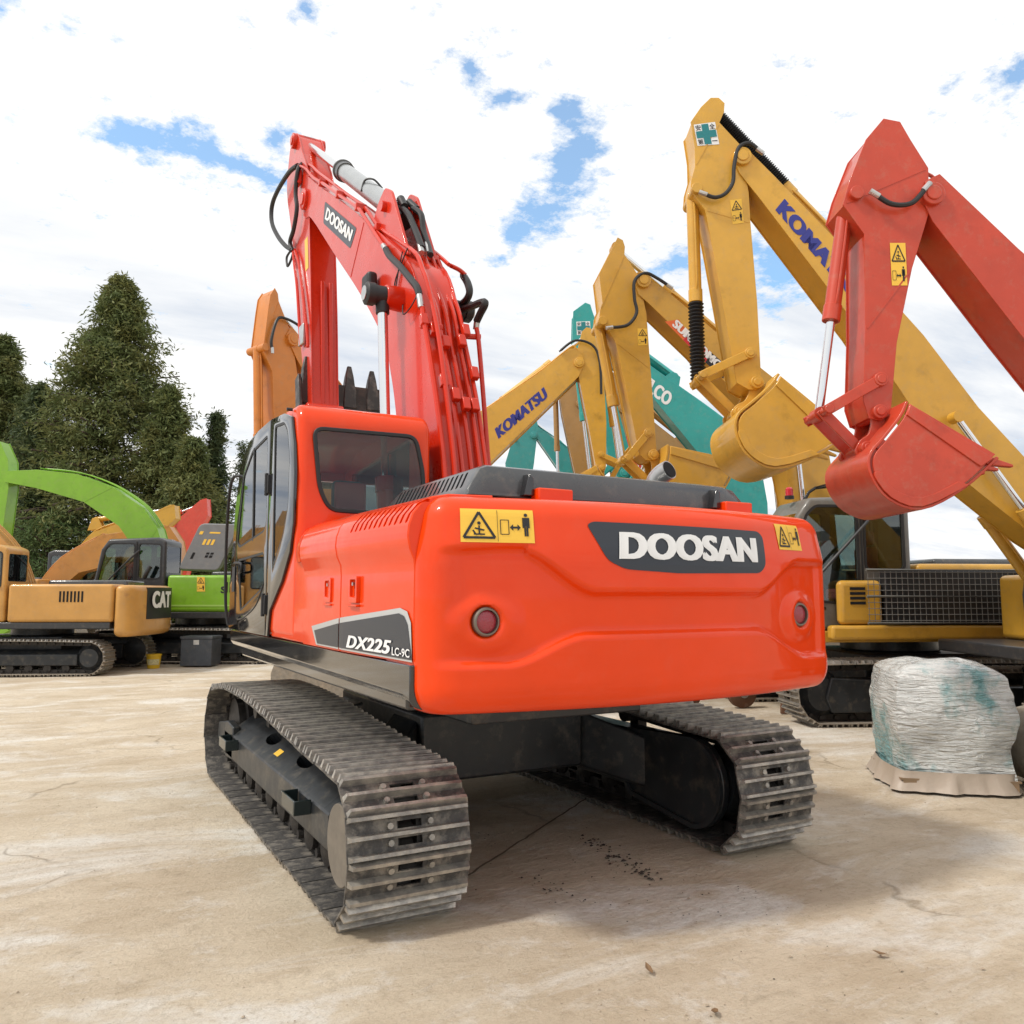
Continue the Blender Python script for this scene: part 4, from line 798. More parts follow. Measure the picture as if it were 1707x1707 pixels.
def jack(root, name, p0, p1, f, r, m, rod=CHROME, bel=None, x=0.0):
    """hydraulic cylinder from p0 (barrel eye) to p1 (rod eye); f = share of the length that is barrel"""
    a = Vector((x, *p0)); b = Vector((x, *p1)); d = (b-a).normalized(); L = (b-a).length; c = a+d*L*f
    mb = MB(); mb.cyl(a, c, r, n=20); mb.cyl(c-d*.16, c, r*1.12, n=20); mb.cyl(a-Vector((r*.9, 0, 0)), a+Vector((r*.9, 0, 0)), r*.95, n=16); o = mb.build(name, m, root, bevel=.005)
    if bel: mb = MB(); mb.rev(c, b, bellows(c, b, r*1.28, bel), 18); mb.build('bellows', RUBBER, o)
    else: mb = MB(); mb.cyl(c, b, r*.55, n=16); mb.build('rod', rod, o)
    mb = MB(); e = Vector((-r*1.25, 0, 0)); mb.tube([a+d*.12+Vector((-r*.6, 0, 0)), a+d*.18+e, c-d*.26+e, c-d*.12+Vector((-r*.7, 0, 0))], r*.16, 6, 3); mb.build('cylinder_pipe', m, o)
    mb = MB(); mb.cyl(b-Vector((r, 0, 0)), b+Vector((r, 0, 0)), r*.9, n=16); mb.build('rod_eye', m, o)
    return o
def linkbar(root, p, q, m, x, w=.10):
    mb = MB()
    for sx in (-x, x-.03):
        a = Vector((p[0], p[1])); b = Vector((q[0], q[1])); d = (b-a).normalized(); n_ = Vector((-d.y, d.x))*w/2
        mb.prism([tuple(a-n_-d*w*.4), tuple(b-n_+d*w*.4), tuple(b+n_+d*w*.4), tuple(a+n_-d*w*.4)], sx, sx+.03)
    for t in (p, q): mb.cyl((-x-.02, *t), (x+.02, *t), w*.42, n=16)
    return mb.build('link', m, root, bevel=.006)
def body(root, m, cabm, glass=True, shoes=None, s=1.0, cab=True, y_cab=.1, gr=0, cwz=1.06, cwb=.07):
    P = loop(-1.72, 1.72, .39, .40, [(-.8, .80), (.2, .81), (.9, .81)], .39, .40)
    if shoes: tracks(root, (-1.2, 1.2), .60, P, 48, SHOE2, simple=(shoes == 'simple'))
    for sx in (-1, 1):
        if not shoes: mb = MB(); mb.prism(P[::2], sx*1.2-.3, sx*1.2+.3); tr = mb.build('track', SHOE2, root)
        else:
            mb = MB(); mb.loft([[(sx*a, y, z) for a, z in [(1.36, .22), (1.36, .46), (1.2, .56), (1.02, .56), (1.0, .2)]] for y in (-1.45, 1.45)]); fr = mb.build('track_frame', FRAMEP, root, bevel=.02)
            for y in (-1.72, 1.72): mb = MB(); mb.rev((sx*1.05, y, .39), (sx*1.40, y, .39), [(0, .15), (.04, .30), (.24, .30), (.28, .24), (.35, .20)], 28); mb.build('final_drive' if y < 0 else 'idler', FRAMEP, fr)
            mb = MB(); mb.prism([(1.05, .16), (1.05, .56), (1.62, .60), (1.70, .34), (1.62, .16)], sx*1.37, sx*1.43); mb.build('idler_guard', FRAMEP, fr, bevel=.02)
            for i in range(7): mb = MB(); mb.cyl((sx*1.08, -1.2+i*.4, .16), (sx*1.34, -1.2+i*.4, .16), .085, n=12); mb.build('track_roller', CHAIN, fr)
    mb = MB(); mb.box(-.95, .95, -.9, .9, .34, .84); mb.cyl((0, 0, .84), (0, 0, 1.04), .66, n=28); mb.build('centre_frame', FRAMEP, root, bevel=.02)
    mb = MB(); mb.box(-1.32, 1.32, -2.1, 1.75, 1.02, 1.17); mb.build('deck', m if gr else CABK, root, bevel=.02)
    mb = MB(); mb.box(-1.34, -.62, -2.15, y_cab-.06, 1.17, 2.02); mb.build('side_cover', m, root, bevel=.07, seg=4)
    mb = MB(); mb.box(.45, 1.34, -2.15, .9, 1.17, 2.0); mb.build('tank_cover', m, root, bevel=.07, seg=4)
    mb = MB(); mb.box(-.60, .43, -2.15, -.35, 1.17, 2.12); mb.build('engine_cover', HOODP, root, bevel=.05, seg=3)
    pl = [(-1.34, -2.16), (-1.33, -2.40), (-1.24, -2.52), (-1.0, -2.60), (-.5, -2.70), (0, -2.73), (.5, -2.70), (1.0, -2.60), (1.24, -2.52), (1.33, -2.40), (1.34, -2.16)]
    mb = MB(); mb.prism(pl, cwz, 2.0, 'z'); cw = mb.build('counterweight', m, root, bevel=cwb, seg=5)
    mb = MB()
    for i in range(7): mb.box(-1.346, -1.335, -1.5+i*.08, -1.46+i*.08, 1.62, 1.86)
    mb.build('vent_slots', DARK, root)
    if cab:
        y0 = y_cab; sd = [(y0+1.66, 1.18), (y0+1.68, 1.75), (y0+1.52, 2.62), (y0+1.35, 2.86), (y0+.2, 2.90), (y0, 2.82), (y0, 1.18)]
        mb = MB(); mb.prism(sd, -1.33, -.38); cb = mb.build('cab', cabm, root, bevel=.06, seg=4); bake(cb)
        c = MB(); c.prism(offset_poly(sd, -.05), -1.29, -.42); cut(cb, c); c = MB()
        wa = round_poly([(y0+.12, 1.95), (y0+.62, 1.95), (y0+.62, 2.74), (y0+.12, 2.72)], .06); wb = round_poly([(y0+.74, 1.50), (y0+1.54, 1.58), (y0+1.56, 1.9), (y0+1.40, 2.62), (y0+1.28, 2.74), (y0+.74, 2.74)], .06)
        for w in (wa, wb): c.prism(w, -1.5, -.2)
        fw = round_poly([(-1.25, 1.5), (-.46, 1.5), (-.46, 2.66), (-1.25, 2.66)], .06); rw = round_poly([(-1.25, 2.08), (-.46, 2.08), (-.46, 2.70), (-1.25, 2.70)], .06)
        c.prism(fw, y0+1.35, y0+2, 'y'); c.prism(rw, y0-.3, y0+.2, 'y'); cut(cb, c)
        for w in (wa, wb):
            for x in (-1.318, -.395):
                mb = MB(); mb.prism(offset_poly(w, .004), x, x+.006); mb.build('window', GLASS, cb)
            mb = MB(); mb.ring(offset_poly(w, .03), offset_poly(w, -.004), -1.338, -1.328); mb.build('window_seal', RUBBER, cb)
        mb = MB(); mb.prism(offset_poly(rw, .004), y0+.012, y0+.018, 'y'); mb.build('rear_window', GLASS, cb)
        mb = MB(); mb.add([(-1.25, y0+1.655, 1.5), (-.46, y0+1.655, 1.5), (-.46, y0+1.50, 2.66), (-1.25, y0+1.50, 2.66)], [(0, 1, 2, 3)]); mb.build('windscreen', GLASS, cb)
        mb = MB(); mb.box(-1.05, -.65, y0+.35, y0+.85, 1.55, 1.70); mb.box(-1.05, -.65, y0+.28, y0+.42, 1.68, 2.25); mb.box(-.98, -.72, y0+.28, y0+.38, 2.28, 2.46); mb.build('seat', FABR if gr else FABRIC, cb, bevel=.04, seg=3)
        mb = MB(); mb.bar((-1.345, y0+.68, 1.25), (-1.345, y0+.68, 2.8), .012, .02); mb.build('door_seam', RUBBER, cb)
        mb = MB(); mb.tube([(-1.34, y0+.60, 2.58), (-1.42, y0+.66, 2.52), (-1.42, y0+1.25, 1.92), (-1.42, y0+1.42, 1.70), (-1.42, y0+1.36, 1.5), (-1.34, y0+1.2, 1.45)], .02, 8, 3); mb.build('hand_rail', CABK, cb)
    return cw
def machine(label, pos, rz, m, cabm, boom, arm, pins, armcyl=None, s=1.0, hw=.22, piv=None, T=None, bel=0, be=.55, armbel=0, bk=True, shoes=None, cab=True, y_cab=.1, group='excavators parked in the yard', hoses=(), gr=0, shell=True, rod=CHROME, boomrod=None, cwz=1.06, cwb=.07):
    root = empty('excavator', (pos[0], pos[1], 0), rz); tag(root, label, 'excavator', group); root.scale = (s, s, s)
    q = lambda L: [(a/s, b/s) for a, b in L]
    cw = body(root, m, cabm, shoes=shoes, cab=cab, y_cab=y_cab, gr=gr, cwz=cwz, cwb=cwb) if shell else None
    bm = plated(root, 'boom', q(boom), m, hw*1.12) if boom else None
    am = plated(root, 'arm', q(arm), m, hw) if arm else None
    par = root
    if piv: 
        p = q([piv])[0]; mb = MB(); mb.cyl((-hw*1.12-.05, *p), (hw*1.12+.05, *p), .11, n=24); mb.cyl((-hw*1.12-.065, *p), (hw*1.12+.065, *p), .07, n=20); mb.build('pin', m, root, bevel=.008)
    if armcyl:
        a, b = q(armcyl); d = (Vector(b)-Vector(a)).normalized(); k = Vector((-d.y, d.x)); k = k if k.y < 0 else -k; A = Vector(a)
        for x in (-.12, .09): mb = MB(); mb.prism([tuple(A-d*.10-k*.05), tuple(A+d*.09-k*.05), tuple(A+d*.22+k*.34), tuple(A-d*.30+k*.34)], x, x+.03); mb.build('cylinder_bracket', m, root, bevel=.005)
        jack(root, 'arm_cylinder', a, b, .58, .085, m, rod, armbel)
    if pins:
        T_, J, I, B2, H = q(pins); jack(root, 'bucket_cylinder', T_, J, be, .075, m, rod, bel); linkbar(root, I, J, m, hw+.04); 
        for t in (T_, I): mb = MB(); mb.cyl((-hw-.05, *t), (hw+.05, *t), .065, n=20); mb.build('pin', m, root, bevel=.006)
        linkbar(root, J, B2, m, .13)
        if bk: bucket(root, H, B2, m)
    for h in hoses:
        mb = MB(); mb.tube([(-hw*1.12-.05, *t) for t in q(h)], .024, 8, 6); mb.build('hose', RUBBER, root)
        for e, g in ((h[0], h[1]), (h[-1], h[-2])):
            e, g = Vector(q([e])[0]), Vector(q([g])[0]); d = (g-e).normalized(); mb = MB(); mb.cyl((-hw*1.12-.05, *(e-d*.05)), (-hw*1.12-.05, *(e+d*.05)), .028, n=10); mb.build('hose_fitting', STEEL, root)
    if bm:   # pipes on the boom back and the two boom cylinders
        F = q(boom); n_ = len(F)//2
        for x in (-.10, .02, .12):
            mb = MB(); mb.tube([(x, a+.0, b+.055) for a, b in F[1:max(4, n_-1)]], .017, 6, 4); mb.build('hydraulic_pipe', m, bm)
        if boomrod:
            a, b = q(boomrod)
            for x in (-hw-.17, hw+.17): jack(root, 'boom_cylinder', a, b, .5, .075, m, CHROME, 0, x)
    return root, bm, am, cw
def sidetext(s_, quad, m, par, x, off=.01, shear=0, bold=.010): return lettering(s_, quadmap(*[(x, *p) for p in quad]), m, par, off=off, shear=shear, bold=bold)
def safety(quad, par, x):
    """white plate with a teal cross and the four characters in its corners"""
    f = quadmap(*[(x, *p) for p in quad]); f2 = quadmap(*[(x-.004 if x < 0 else x+.004, *p) for p in quad])
    pl = patch([(0, 0), (1, 0), (1, 1), (0, 1)], f, SIGNW, par, 'safety_sign')
    shapes([[(.34, .04), (.66, .04), (.66, .34), (.66, .66), (.66, .96), (.34, .96), (.34, .66), (.34, .34)], [(.04, .34), (.34, .34), (.34, .66), (.04, .66)], [(.66, .34), (.96, .34), (.96, .66), (.66, .66)]], f2, SIGNG, pl, 'cross')
    for ch, u, v in (('安', .05, .70), ('全', .70, .70), ('第', .05, .04), ('一', .70, .04)):
        w, h = .25, .25
        if ch == '一': v, h = .15, .035
        lettering(ch, lambda a, b: f2(u+a*w, v+b*h), BLACKL, pl, 'character', off=.012)
def sidewarn(quad, par, x): warning(quadmap(*[(x, *p) for p in quad]), quadmap(*[(x-.003, *p) for p in quad]), par, tall=True)
RZ = 1.0669
def sc_(L, s): return [(y/s, z/s) for y, z in L]
# -- yellow excavator with blue lettering, right
r, b, a, _ = machine('yellow excavator with blue letters on its boom and black bellows on its bucket cylinder', (7.255, -1.506), RZ, KOMY, CABK,
    [(4.228, 6.238), (4.192, 6.364), (4.085, 6.372), (3.789, 6.05), (2.92, 5.074), (2.284, 4.303), (1.747, 3.524), (0.985, 2.628), (0.314, 2.001), (0, 1.732), (0.134, 1.508), (0.403, 1.598), (1.209, 2.135), (2.06, 2.852), (2.553, 3.703), (2.965, 4.375), (3.978, 5.826), (4.175, 6.095)],
    [(4.461, 6.973), (4.372, 6.973), (4.309, 6.91), (4.318, 6.811), (4.372, 6.686), (4.157, 6.435), (4.076, 5.889), (4.067, 5.548), (4.022, 4.679), (4.004, 3.792), (4.049, 3.721), (4.139, 3.721), (4.264, 3.792), (4.39, 4.67), (4.479, 5.253), (4.551, 5.692), (4.703, 5.916), (4.694, 6.032), (4.649, 6.184), (4.649, 6.408), (4.685, 6.695), (4.569, 6.865)],
    [(4.64, 5.925), (4.623, 3.873), (4.121, 4.106), (4.246, 3.479), (4.058, 3.792)], armcyl=[(2.58, 4.87), (4.40, 6.92)], piv=(4.148, 6.274), bel=22, be=.58, armbel=44, s=.9, shoes='simple', y_cab=.0, boomrod=[(0.806, 1.508), (2.06, 3.389)],
    hoses=[[(3.96, 6.319), (4.076, 6.408), (4.192, 6.355), (4.246, 6.149), (4.264, 5.969), (4.345, 5.844), (4.461, 5.799), (4.587, 5.844)]])
sidetext('KOMATSU', sc_([(3.807, 5.678), (3.01, 4.67), (2.903, 4.778), (3.7, 5.808)], .9), NAVYL, b, -.250, off=.012, bold=.014)
safety(sc_([(4.618, 6.417), (4.381, 6.435), (4.421, 6.691), (4.654, 6.659)], .9), a, -.2235); sidewarn(sc_([(4.26, 5.53), (4.139, 5.548), (4.157, 5.817), (4.282, 5.799)], .9), a, -.2235)
# -- brick-red excavator at the right edge
r, b, a, _ = machine('brick-red excavator arm and bucket nearest on the right with a chrome bucket cylinder rod', (5.294, -3.394), RZ, BRICK, CABK,
    [(2.753, 4.474), (2.735, 4.65), (2.629, 4.703), (1.941, 3.98), (1.235, 3.186), (0.75, 2.48), (0.265, 1.862), (0.044, 1.615), (0.176, 1.439), (0.441, 1.509), (0.971, 2.039), (1.544, 2.7), (2.118, 3.494), (2.7, 4.333)],
    [(3.018, 5.153), (2.894, 5.127), (2.824, 4.986), (2.70, 4.76), (2.71, 4.42), (2.86, 3.98), (3.0, 3.415), (3.071, 2.877), (3.141, 2.833), (3.229, 2.85), (3.265, 2.983), (3.229, 3.503), (3.203, 4.244), (3.353, 4.474), (3.3, 4.65), (3.159, 4.986)],
    [(3.256, 4.553), (3.529, 2.912), (3.141, 3.133), (3.265, 2.63), (3.159, 2.894)], armcyl=[(1.191, 3.38), (2.965, 5.039)], piv=(2.7, 4.536), be=.56, s=.79, shoes=None, y_cab=.05, boomrod=[(0.706, 1.421), (1.5, 2.833)], hoses=[[(3.141, 4.527), (3.018, 4.447), (2.868, 4.456), (2.753, 4.58)]])
sidewarn(sc_([(3.018, 3.847), (2.903, 3.847), (2.903, 4.174), (3.018, 4.174)], .79), a, -.2235)
# -- ochre excavator with the grey cab
r, b, a, _ = machine('ochre excavator with a grey cab and an orange, red and black stripe on its boom', (7.457, 1.697), 1.1716, SUMY, CABG,
    [(3.593, 5.806), (3.593, 5.955), (3.482, 6.011), (3.351, 5.918), (2.318, 5.08), (1.434, 4.4), (1.08, 4), (0.912, 3.628), (0.856, 3.293), (0.856, 2.902), (0.819, 2.25), (0.745, 1.738), (0.884, 1.524), (1.136, 1.598), (1.378, 2.25), (1.452, 2.902), (1.536, 3.33), (1.908, 3.972), (2.746, 4.94), (3.416, 5.573), (3.556, 5.694)],
    [(3.835, 6.514), (3.761, 6.476), (3.733, 6.383), (3.742, 6.272), (3.547, 5.974), (3.444, 5.443), (3.398, 4.652), (3.333, 3.479), (3.37, 3.386), (3.482, 3.386), (3.575, 3.46), (3.752, 4.4), (3.882, 5.015), (4.003, 5.229), (4.115, 5.285), (4.096, 5.462), (4.059, 5.555), (4.105, 5.974)],
    [(4.068, 5.303), (3.742, 3.414), (3.454, 3.758), (3.393, 3.079), (3.388, 3.46)], armcyl=[(2.234, 5.154), (3.817, 6.439)], piv=(3.491, 5.89), be=.60, shoes='full', y_cab=.42, gr=1, s=.97, boomrod=[(1.257, 1.412), (1.415, 3.46)],
    hoses=[[(3.128, 5.806), (3.305, 5.918), (3.472, 5.983), (3.621, 5.871), (3.63, 5.62), (3.603, 5.415), (3.733, 5.238), (3.984, 5.192)]])
f = lambda q: [(-.2485, *p) for p in q]
patch([(0, 0), (1, 0), (1, 1), (0, 1)], quadmap(*f(sc_([(3.193, 5.322), (2.942, 5.071), (2.849, 5.154), (2.997, 5.359)], .97))), mat('decal_orange', (.75, .14, .03), .4), b, 'stripe_decal')
patch([(0, 0), (1, 0), (1, 1), (0, 1)], quadmap(*f(sc_([(2.942, 5.071), (2.634, 4.764), (2.541, 4.903), (2.849, 5.154)], .97))), REDL, b, 'stripe_decal')
patch([(0, 0), (1, 0), (1, 1), (0, 1)], quadmap(*f(sc_([(2.634, 4.764), (2.383, 4.54), (2.318, 4.717), (2.541, 4.903)], .97))), BLACKL, b, 'stripe_decal')
sidetext('SUMITOMO', sc_([(3.1, 5.271), (2.439, 4.652), (2.369, 4.74), (3.025, 5.364)], .97), WHITE, b, -.2525, off=.012, bold=.011)
sidewarn(sc_([(3.57, 4.978), (3.435, 4.987), (3.435, 5.22), (3.575, 5.22)], .97), a, -.2235)
mb = MB(); mb.rev((-.95, 1.86, 2.88), (-.95, 1.86, 3.2), [(0, .06), (.04, .06), (.045, .045)], 16); mb.build('beacon_base', GUARD, r)
mb = MB(); mb.rev((-.95, 1.86, 2.925), (-.95, 1.86, 3.2), [(0, .05), (.09, .048), (.11, .03)], 16); mb.build('beacon', mat('beacon_red', (.6, .03, .05), .2, coat=.5), r)
mb = MB()
for x in (-1.25, -.46):
    mb.tube([(x, .55, 2.86), (x, .50, 3.06), (x, .62, 3.12), (x, 1.25, 3.10), (x, 1.42, 2.9)], .022, 8, 3)
for i in range(7): mb.cyl((-1.25, .58+i*.11, 3.11), (-.46, .58+i*.11, 3.11), .012, n=6)
mb.build('roof_guard', GUARD, r)
# side-door guard with mesh and the yellow step boxes beside its cab
rt = r
mb = MB(); mb.box(-1.50, -1.345, -.95, 1.62, 1.06, 1.24); mb.build('side_step', SUMY, rt, bevel=.04, seg=3)
mb = MB(); mb.box(-1.48, -1.345, .92, 1.50, 1.245, 1.80); vb = mb.build('step_box', SUMY, rt, bevel=.07, seg=4)
for i in range(4): mb = MB(); mb.box(-1.489, -1.478, 1.16, 1.36, 1.50+i*.06, 1.535+i*.06); mb.build('vent_slot', DARK, vb)
mb = MB(); mb.box(-1.50, -1.346, -1.3, .90, 1.245, 1.93); mb.build('tool_box', GUARD, rt, bevel=.02)
for i in range(3): mb = MB(); mb.tube([(-1.56, 1.18, 1.27+i*.33), (-1.56, -1.3, 1.27+i*.33)], .018, 8, 1); mb.build('guard_rail', CABG, rt)
for i in range(33): mb = MB(); mb.cyl((-1.56, 1.16-i*.075, 1.26), (-1.56, 1.16-i*.075, 1.94), .0045, n=5); mb.build('mesh_wire', CABG, rt)
for i in range(9): mb = MB(); mb.cyl((-1.565, 1.18, 1.30+i*.075), (-1.565, -1.3, 1.30+i*.075), .0045, n=5); mb.build('mesh_wire', CABG, rt)
# -- teal excavator
r, b, a, _ = machine('teal excavator with long white letters on its boom, behind the ochre one', (9.22, 5.63), RZ, TEAL, CABK,
    [(3.30, 6.55), (3.28, 6.70), (3.12, 6.72), (2.18, 5.99), (.89, 5.04), (.40, 4.58), (.10, 4.0), (.0, 3.32), (.0, 1.9), (.15, 1.6), (.5, 1.6), (.58, 2.6), (.66, 3.3), (.85, 3.75), (1.25, 4.22), (2.18, 5.40), (3.2, 6.35)],
    [(3.70, 7.12), (3.46, 7.30), (3.36, 7.26), (3.33, 7.15), (3.22, 6.81), (3.08, 6.1), (2.64, 4.39), (2.62, 3.9), (2.85, 3.8), (3.02, 4.1), (3.12, 4.7), (3.72, 6.45)],
    [(3.62, 6.2), (3.35, 3.75), (2.80, 4.2), (2.95, 3.45), (2.74, 3.9)], armcyl=[(1.7, 5.85), (3.45, 7.2)], piv=(3.15, 6.5), be=.5, boomrod=[(.75, 1.4), (.8, 3.5)])
sidetext('KOBELCO', [(2.78, 5.88), (1.88, 5.20), (1.76, 5.44), (2.66, 6.14)], WHITE, b, -.250, off=.02)
safety([(3.63, 6.64), (3.36, 6.65), (3.37, 6.92), (3.64, 6.91)], a, -.2235)
mb = MB(); mb.tube([(-.28, .78, 4.6), (-.30, .74, 4.55), (-.29, .6, 4.45), (-.27, .45, 4.5)], .012, 6); mb.cyl((-.26, .80, 4.62), (-.36, .80, 4.62), .07, n=14); mb.build('boom_lamp', RUBBER, b)
# -- weathered excavator with the red decal
r, b, a, _ = machine('weathered ochre excavator with a red decal low between the other arms', (12.26, 7.84), RZ, OCHRE, CABK,
    [(3.95, 6.0), (3.92, 6.17), (3.80, 6.15), (3.03, 5.51), (2.1, 4.75), (1.2, 3.9), (.5, 2.8), (.1, 1.9), (.2, 1.6), (.6, 1.6), (1.2, 2.6), (2.1, 3.75), (3.0, 4.75), (3.85, 5.75)],
    [(4.3, 6.75), (4.1, 6.85), (3.98, 6.7), (3.62, 6.0), (3.42, 5.2), (3.34, 4.2), (3.5, 3.4), (3.9, 3.4), (4.32, 5.2), (4.4, 6.3)], None, armcyl=[(2.4, 5.3), (4.15, 6.75)], piv=(3.87, 5.95))
patch([(0, 0), (1, 0), (1, 1), (0, 1)], quadmap(*[(-.2235, *p) for p in [(3.78, 4.42), (3.41, 4.30), (3.52, 5.22), (3.80, 5.30)]]), REDL, a, 'red_decal')
sidetext('HITACHI', [(3.74, 5.0), (3.42, 4.32), (3.36, 4.46), (3.68, 5.1)], WHITE, a, -.227, off=.01)
# -- brown arm, dull teal arm, behind the hood
machine('dusty ochre excavator arm standing behind the small blue-lettered boom', (13.42, 10.97), RZ, OCHRE, CABK,
    [(4.2, 6.8), (4.1, 7.0), (3.4, 6.5), (2.4, 5.6), (1.3, 4.4), (.5, 2.9), (.1, 1.8), (.5, 1.6), (1.2, 2.8), (2.0, 4.2), (3.0, 5.5), (4.0, 6.5)],
    [(4.70, 7.25), (4.50, 7.48), (4.30, 7.55), (4.10, 7.50), (4.01, 7.30), (3.70, 5.16), (3.72, 4.4), (4.15, 4.4), (4.33, 5.17), (4.62, 6.6)], [(4.78, 7.0), (4.72, 4.6), (3.95, 4.9), (4.15, 4.0), (3.95, 4.45)], armcyl=[(2.4, 6.0), (4.25, 7.45)], piv=(4.12, 6.85), bk=False, be=.6)
machine('dull teal excavator arm hanging behind the hood, left of the dusty arm', (13.53, 14.9), RZ, TEALD, CABK,
    [(3.5, 6.7), (3.4, 6.95), (2.4, 6.2), (1.3, 4.9), (.4, 3.0), (.1, 1.8), (.5, 1.6), (1.1, 2.9), (2.0, 4.5), (3.3, 6.4)],
    [(3.95, 7.1), (3.7, 7.4), (3.44, 7.34), (3.36, 6.9), (3.41, 6.53), (3.50, 5.74), (3.7, 4.6), (4.2, 4.6), (4.42, 5.74), (4.17, 6.59)], [(4.1, 6.5), (4.5, 4.6), (3.9, 4.9), (4.0, 4.2), (3.9, 4.6)], armcyl=[(1.6, 5.5), (3.6, 7.25)], piv=(3.5, 6.65), bk=False)
# -- yellow excavator facing right
r, b, a, _ = machine('yellow excavator facing right with small blue letters on its boom', (2.263, 7.413), -2.0747, KOMY, CABK,
    [(3.312, 5.554), (3.264, 5.704), (3.155, 5.827), (3.046, 5.82), (2.465, 5.356), (1.4, 4.612), (0.82, 4.052), (0.341, 3.095), (0, 2.071), (0.068, 1.661), (0.341, 1.661), (0.615, 2.481), (1.024, 3.164), (1.7, 3.847), (3.196, 5.322)],
    [(3.264, 6.134), (3.346, 6.21), (3.421, 6.196), (3.497, 6.039), (3.599, 5.725), (3.64, 5.322), (3.674, 4.53), (3.66, 3.744), (3.585, 3.655), (3.497, 3.696), (3.38, 4.393), (3.223, 5.226), (3.155, 5.622)],
    [(3.674, 5.588), (3.906, 3.813), (3.572, 3.963), (3.688, 3.437), (3.592, 3.724)], armcyl=[(1.878, 4.953), (3.36, 6.114)], piv=(3.21, 5.568), be=.62, shell=True, s=.8, hw=.22)
sidetext('KOMATSU', sc_([(1.817, 4.229), (2.677, 4.967), (2.595, 5.144), (1.748, 4.407)], .8), NAVYL, b, .250, off=.012, bold=.014)
mb = MB(); mb.tube([(x, y/.8, z/.8) for x, y, z in [(.29, 2.868, 5.759), (.31, 3.141, 5.95), (.31, 3.449, 5.861), (.31, 3.565, 5.554), (.29, 3.585, 5.008)]], .028, 8); mb.build('hose', RUBBER, r)
# -- amber arm behind the cab
r, b, a, _ = machine('amber excavator arm rising behind the orange cab on the left', (5.765, 12.334), 1.9395, CASEO, CABK,
    [(5.21, 6.729), (5.086, 6.938), (4.815, 6.729), (3.58, 5.679), (2.222, 4.445), (0.988, 2.963), (0.123, 1.976), (0.37, 1.543), (0.988, 1.852), (2.222, 3.21), (3.58, 4.568), (4.938, 6.297)],
    [(5.58, 7.457), (5.481, 7.63), (5.407, 7.531), (5.383, 7.383), (5.062, 6.778), (4.827, 5.655), (4.728, 4.445), (5.123, 4.259), (5.333, 4.568), (5.432, 5.185), (5.481, 5.926), (5.704, 6.321), (5.679, 6.543), (5.617, 7.161)],
    [(5.679, 6.371), (5.58, 4.198), (5, 4.568), (5.123, 3.58), (4.938, 4.259)], be=.86, armcyl=[(2.716, 5.185), (5.457, 7.469)], piv=(5.062, 6.667), hw=.19, s=1.2, hoses=[[(4.938, 6.976), (5.247, 7.037), (5.457, 6.976), (5.58, 6.543), (5.556, 6.321)]])
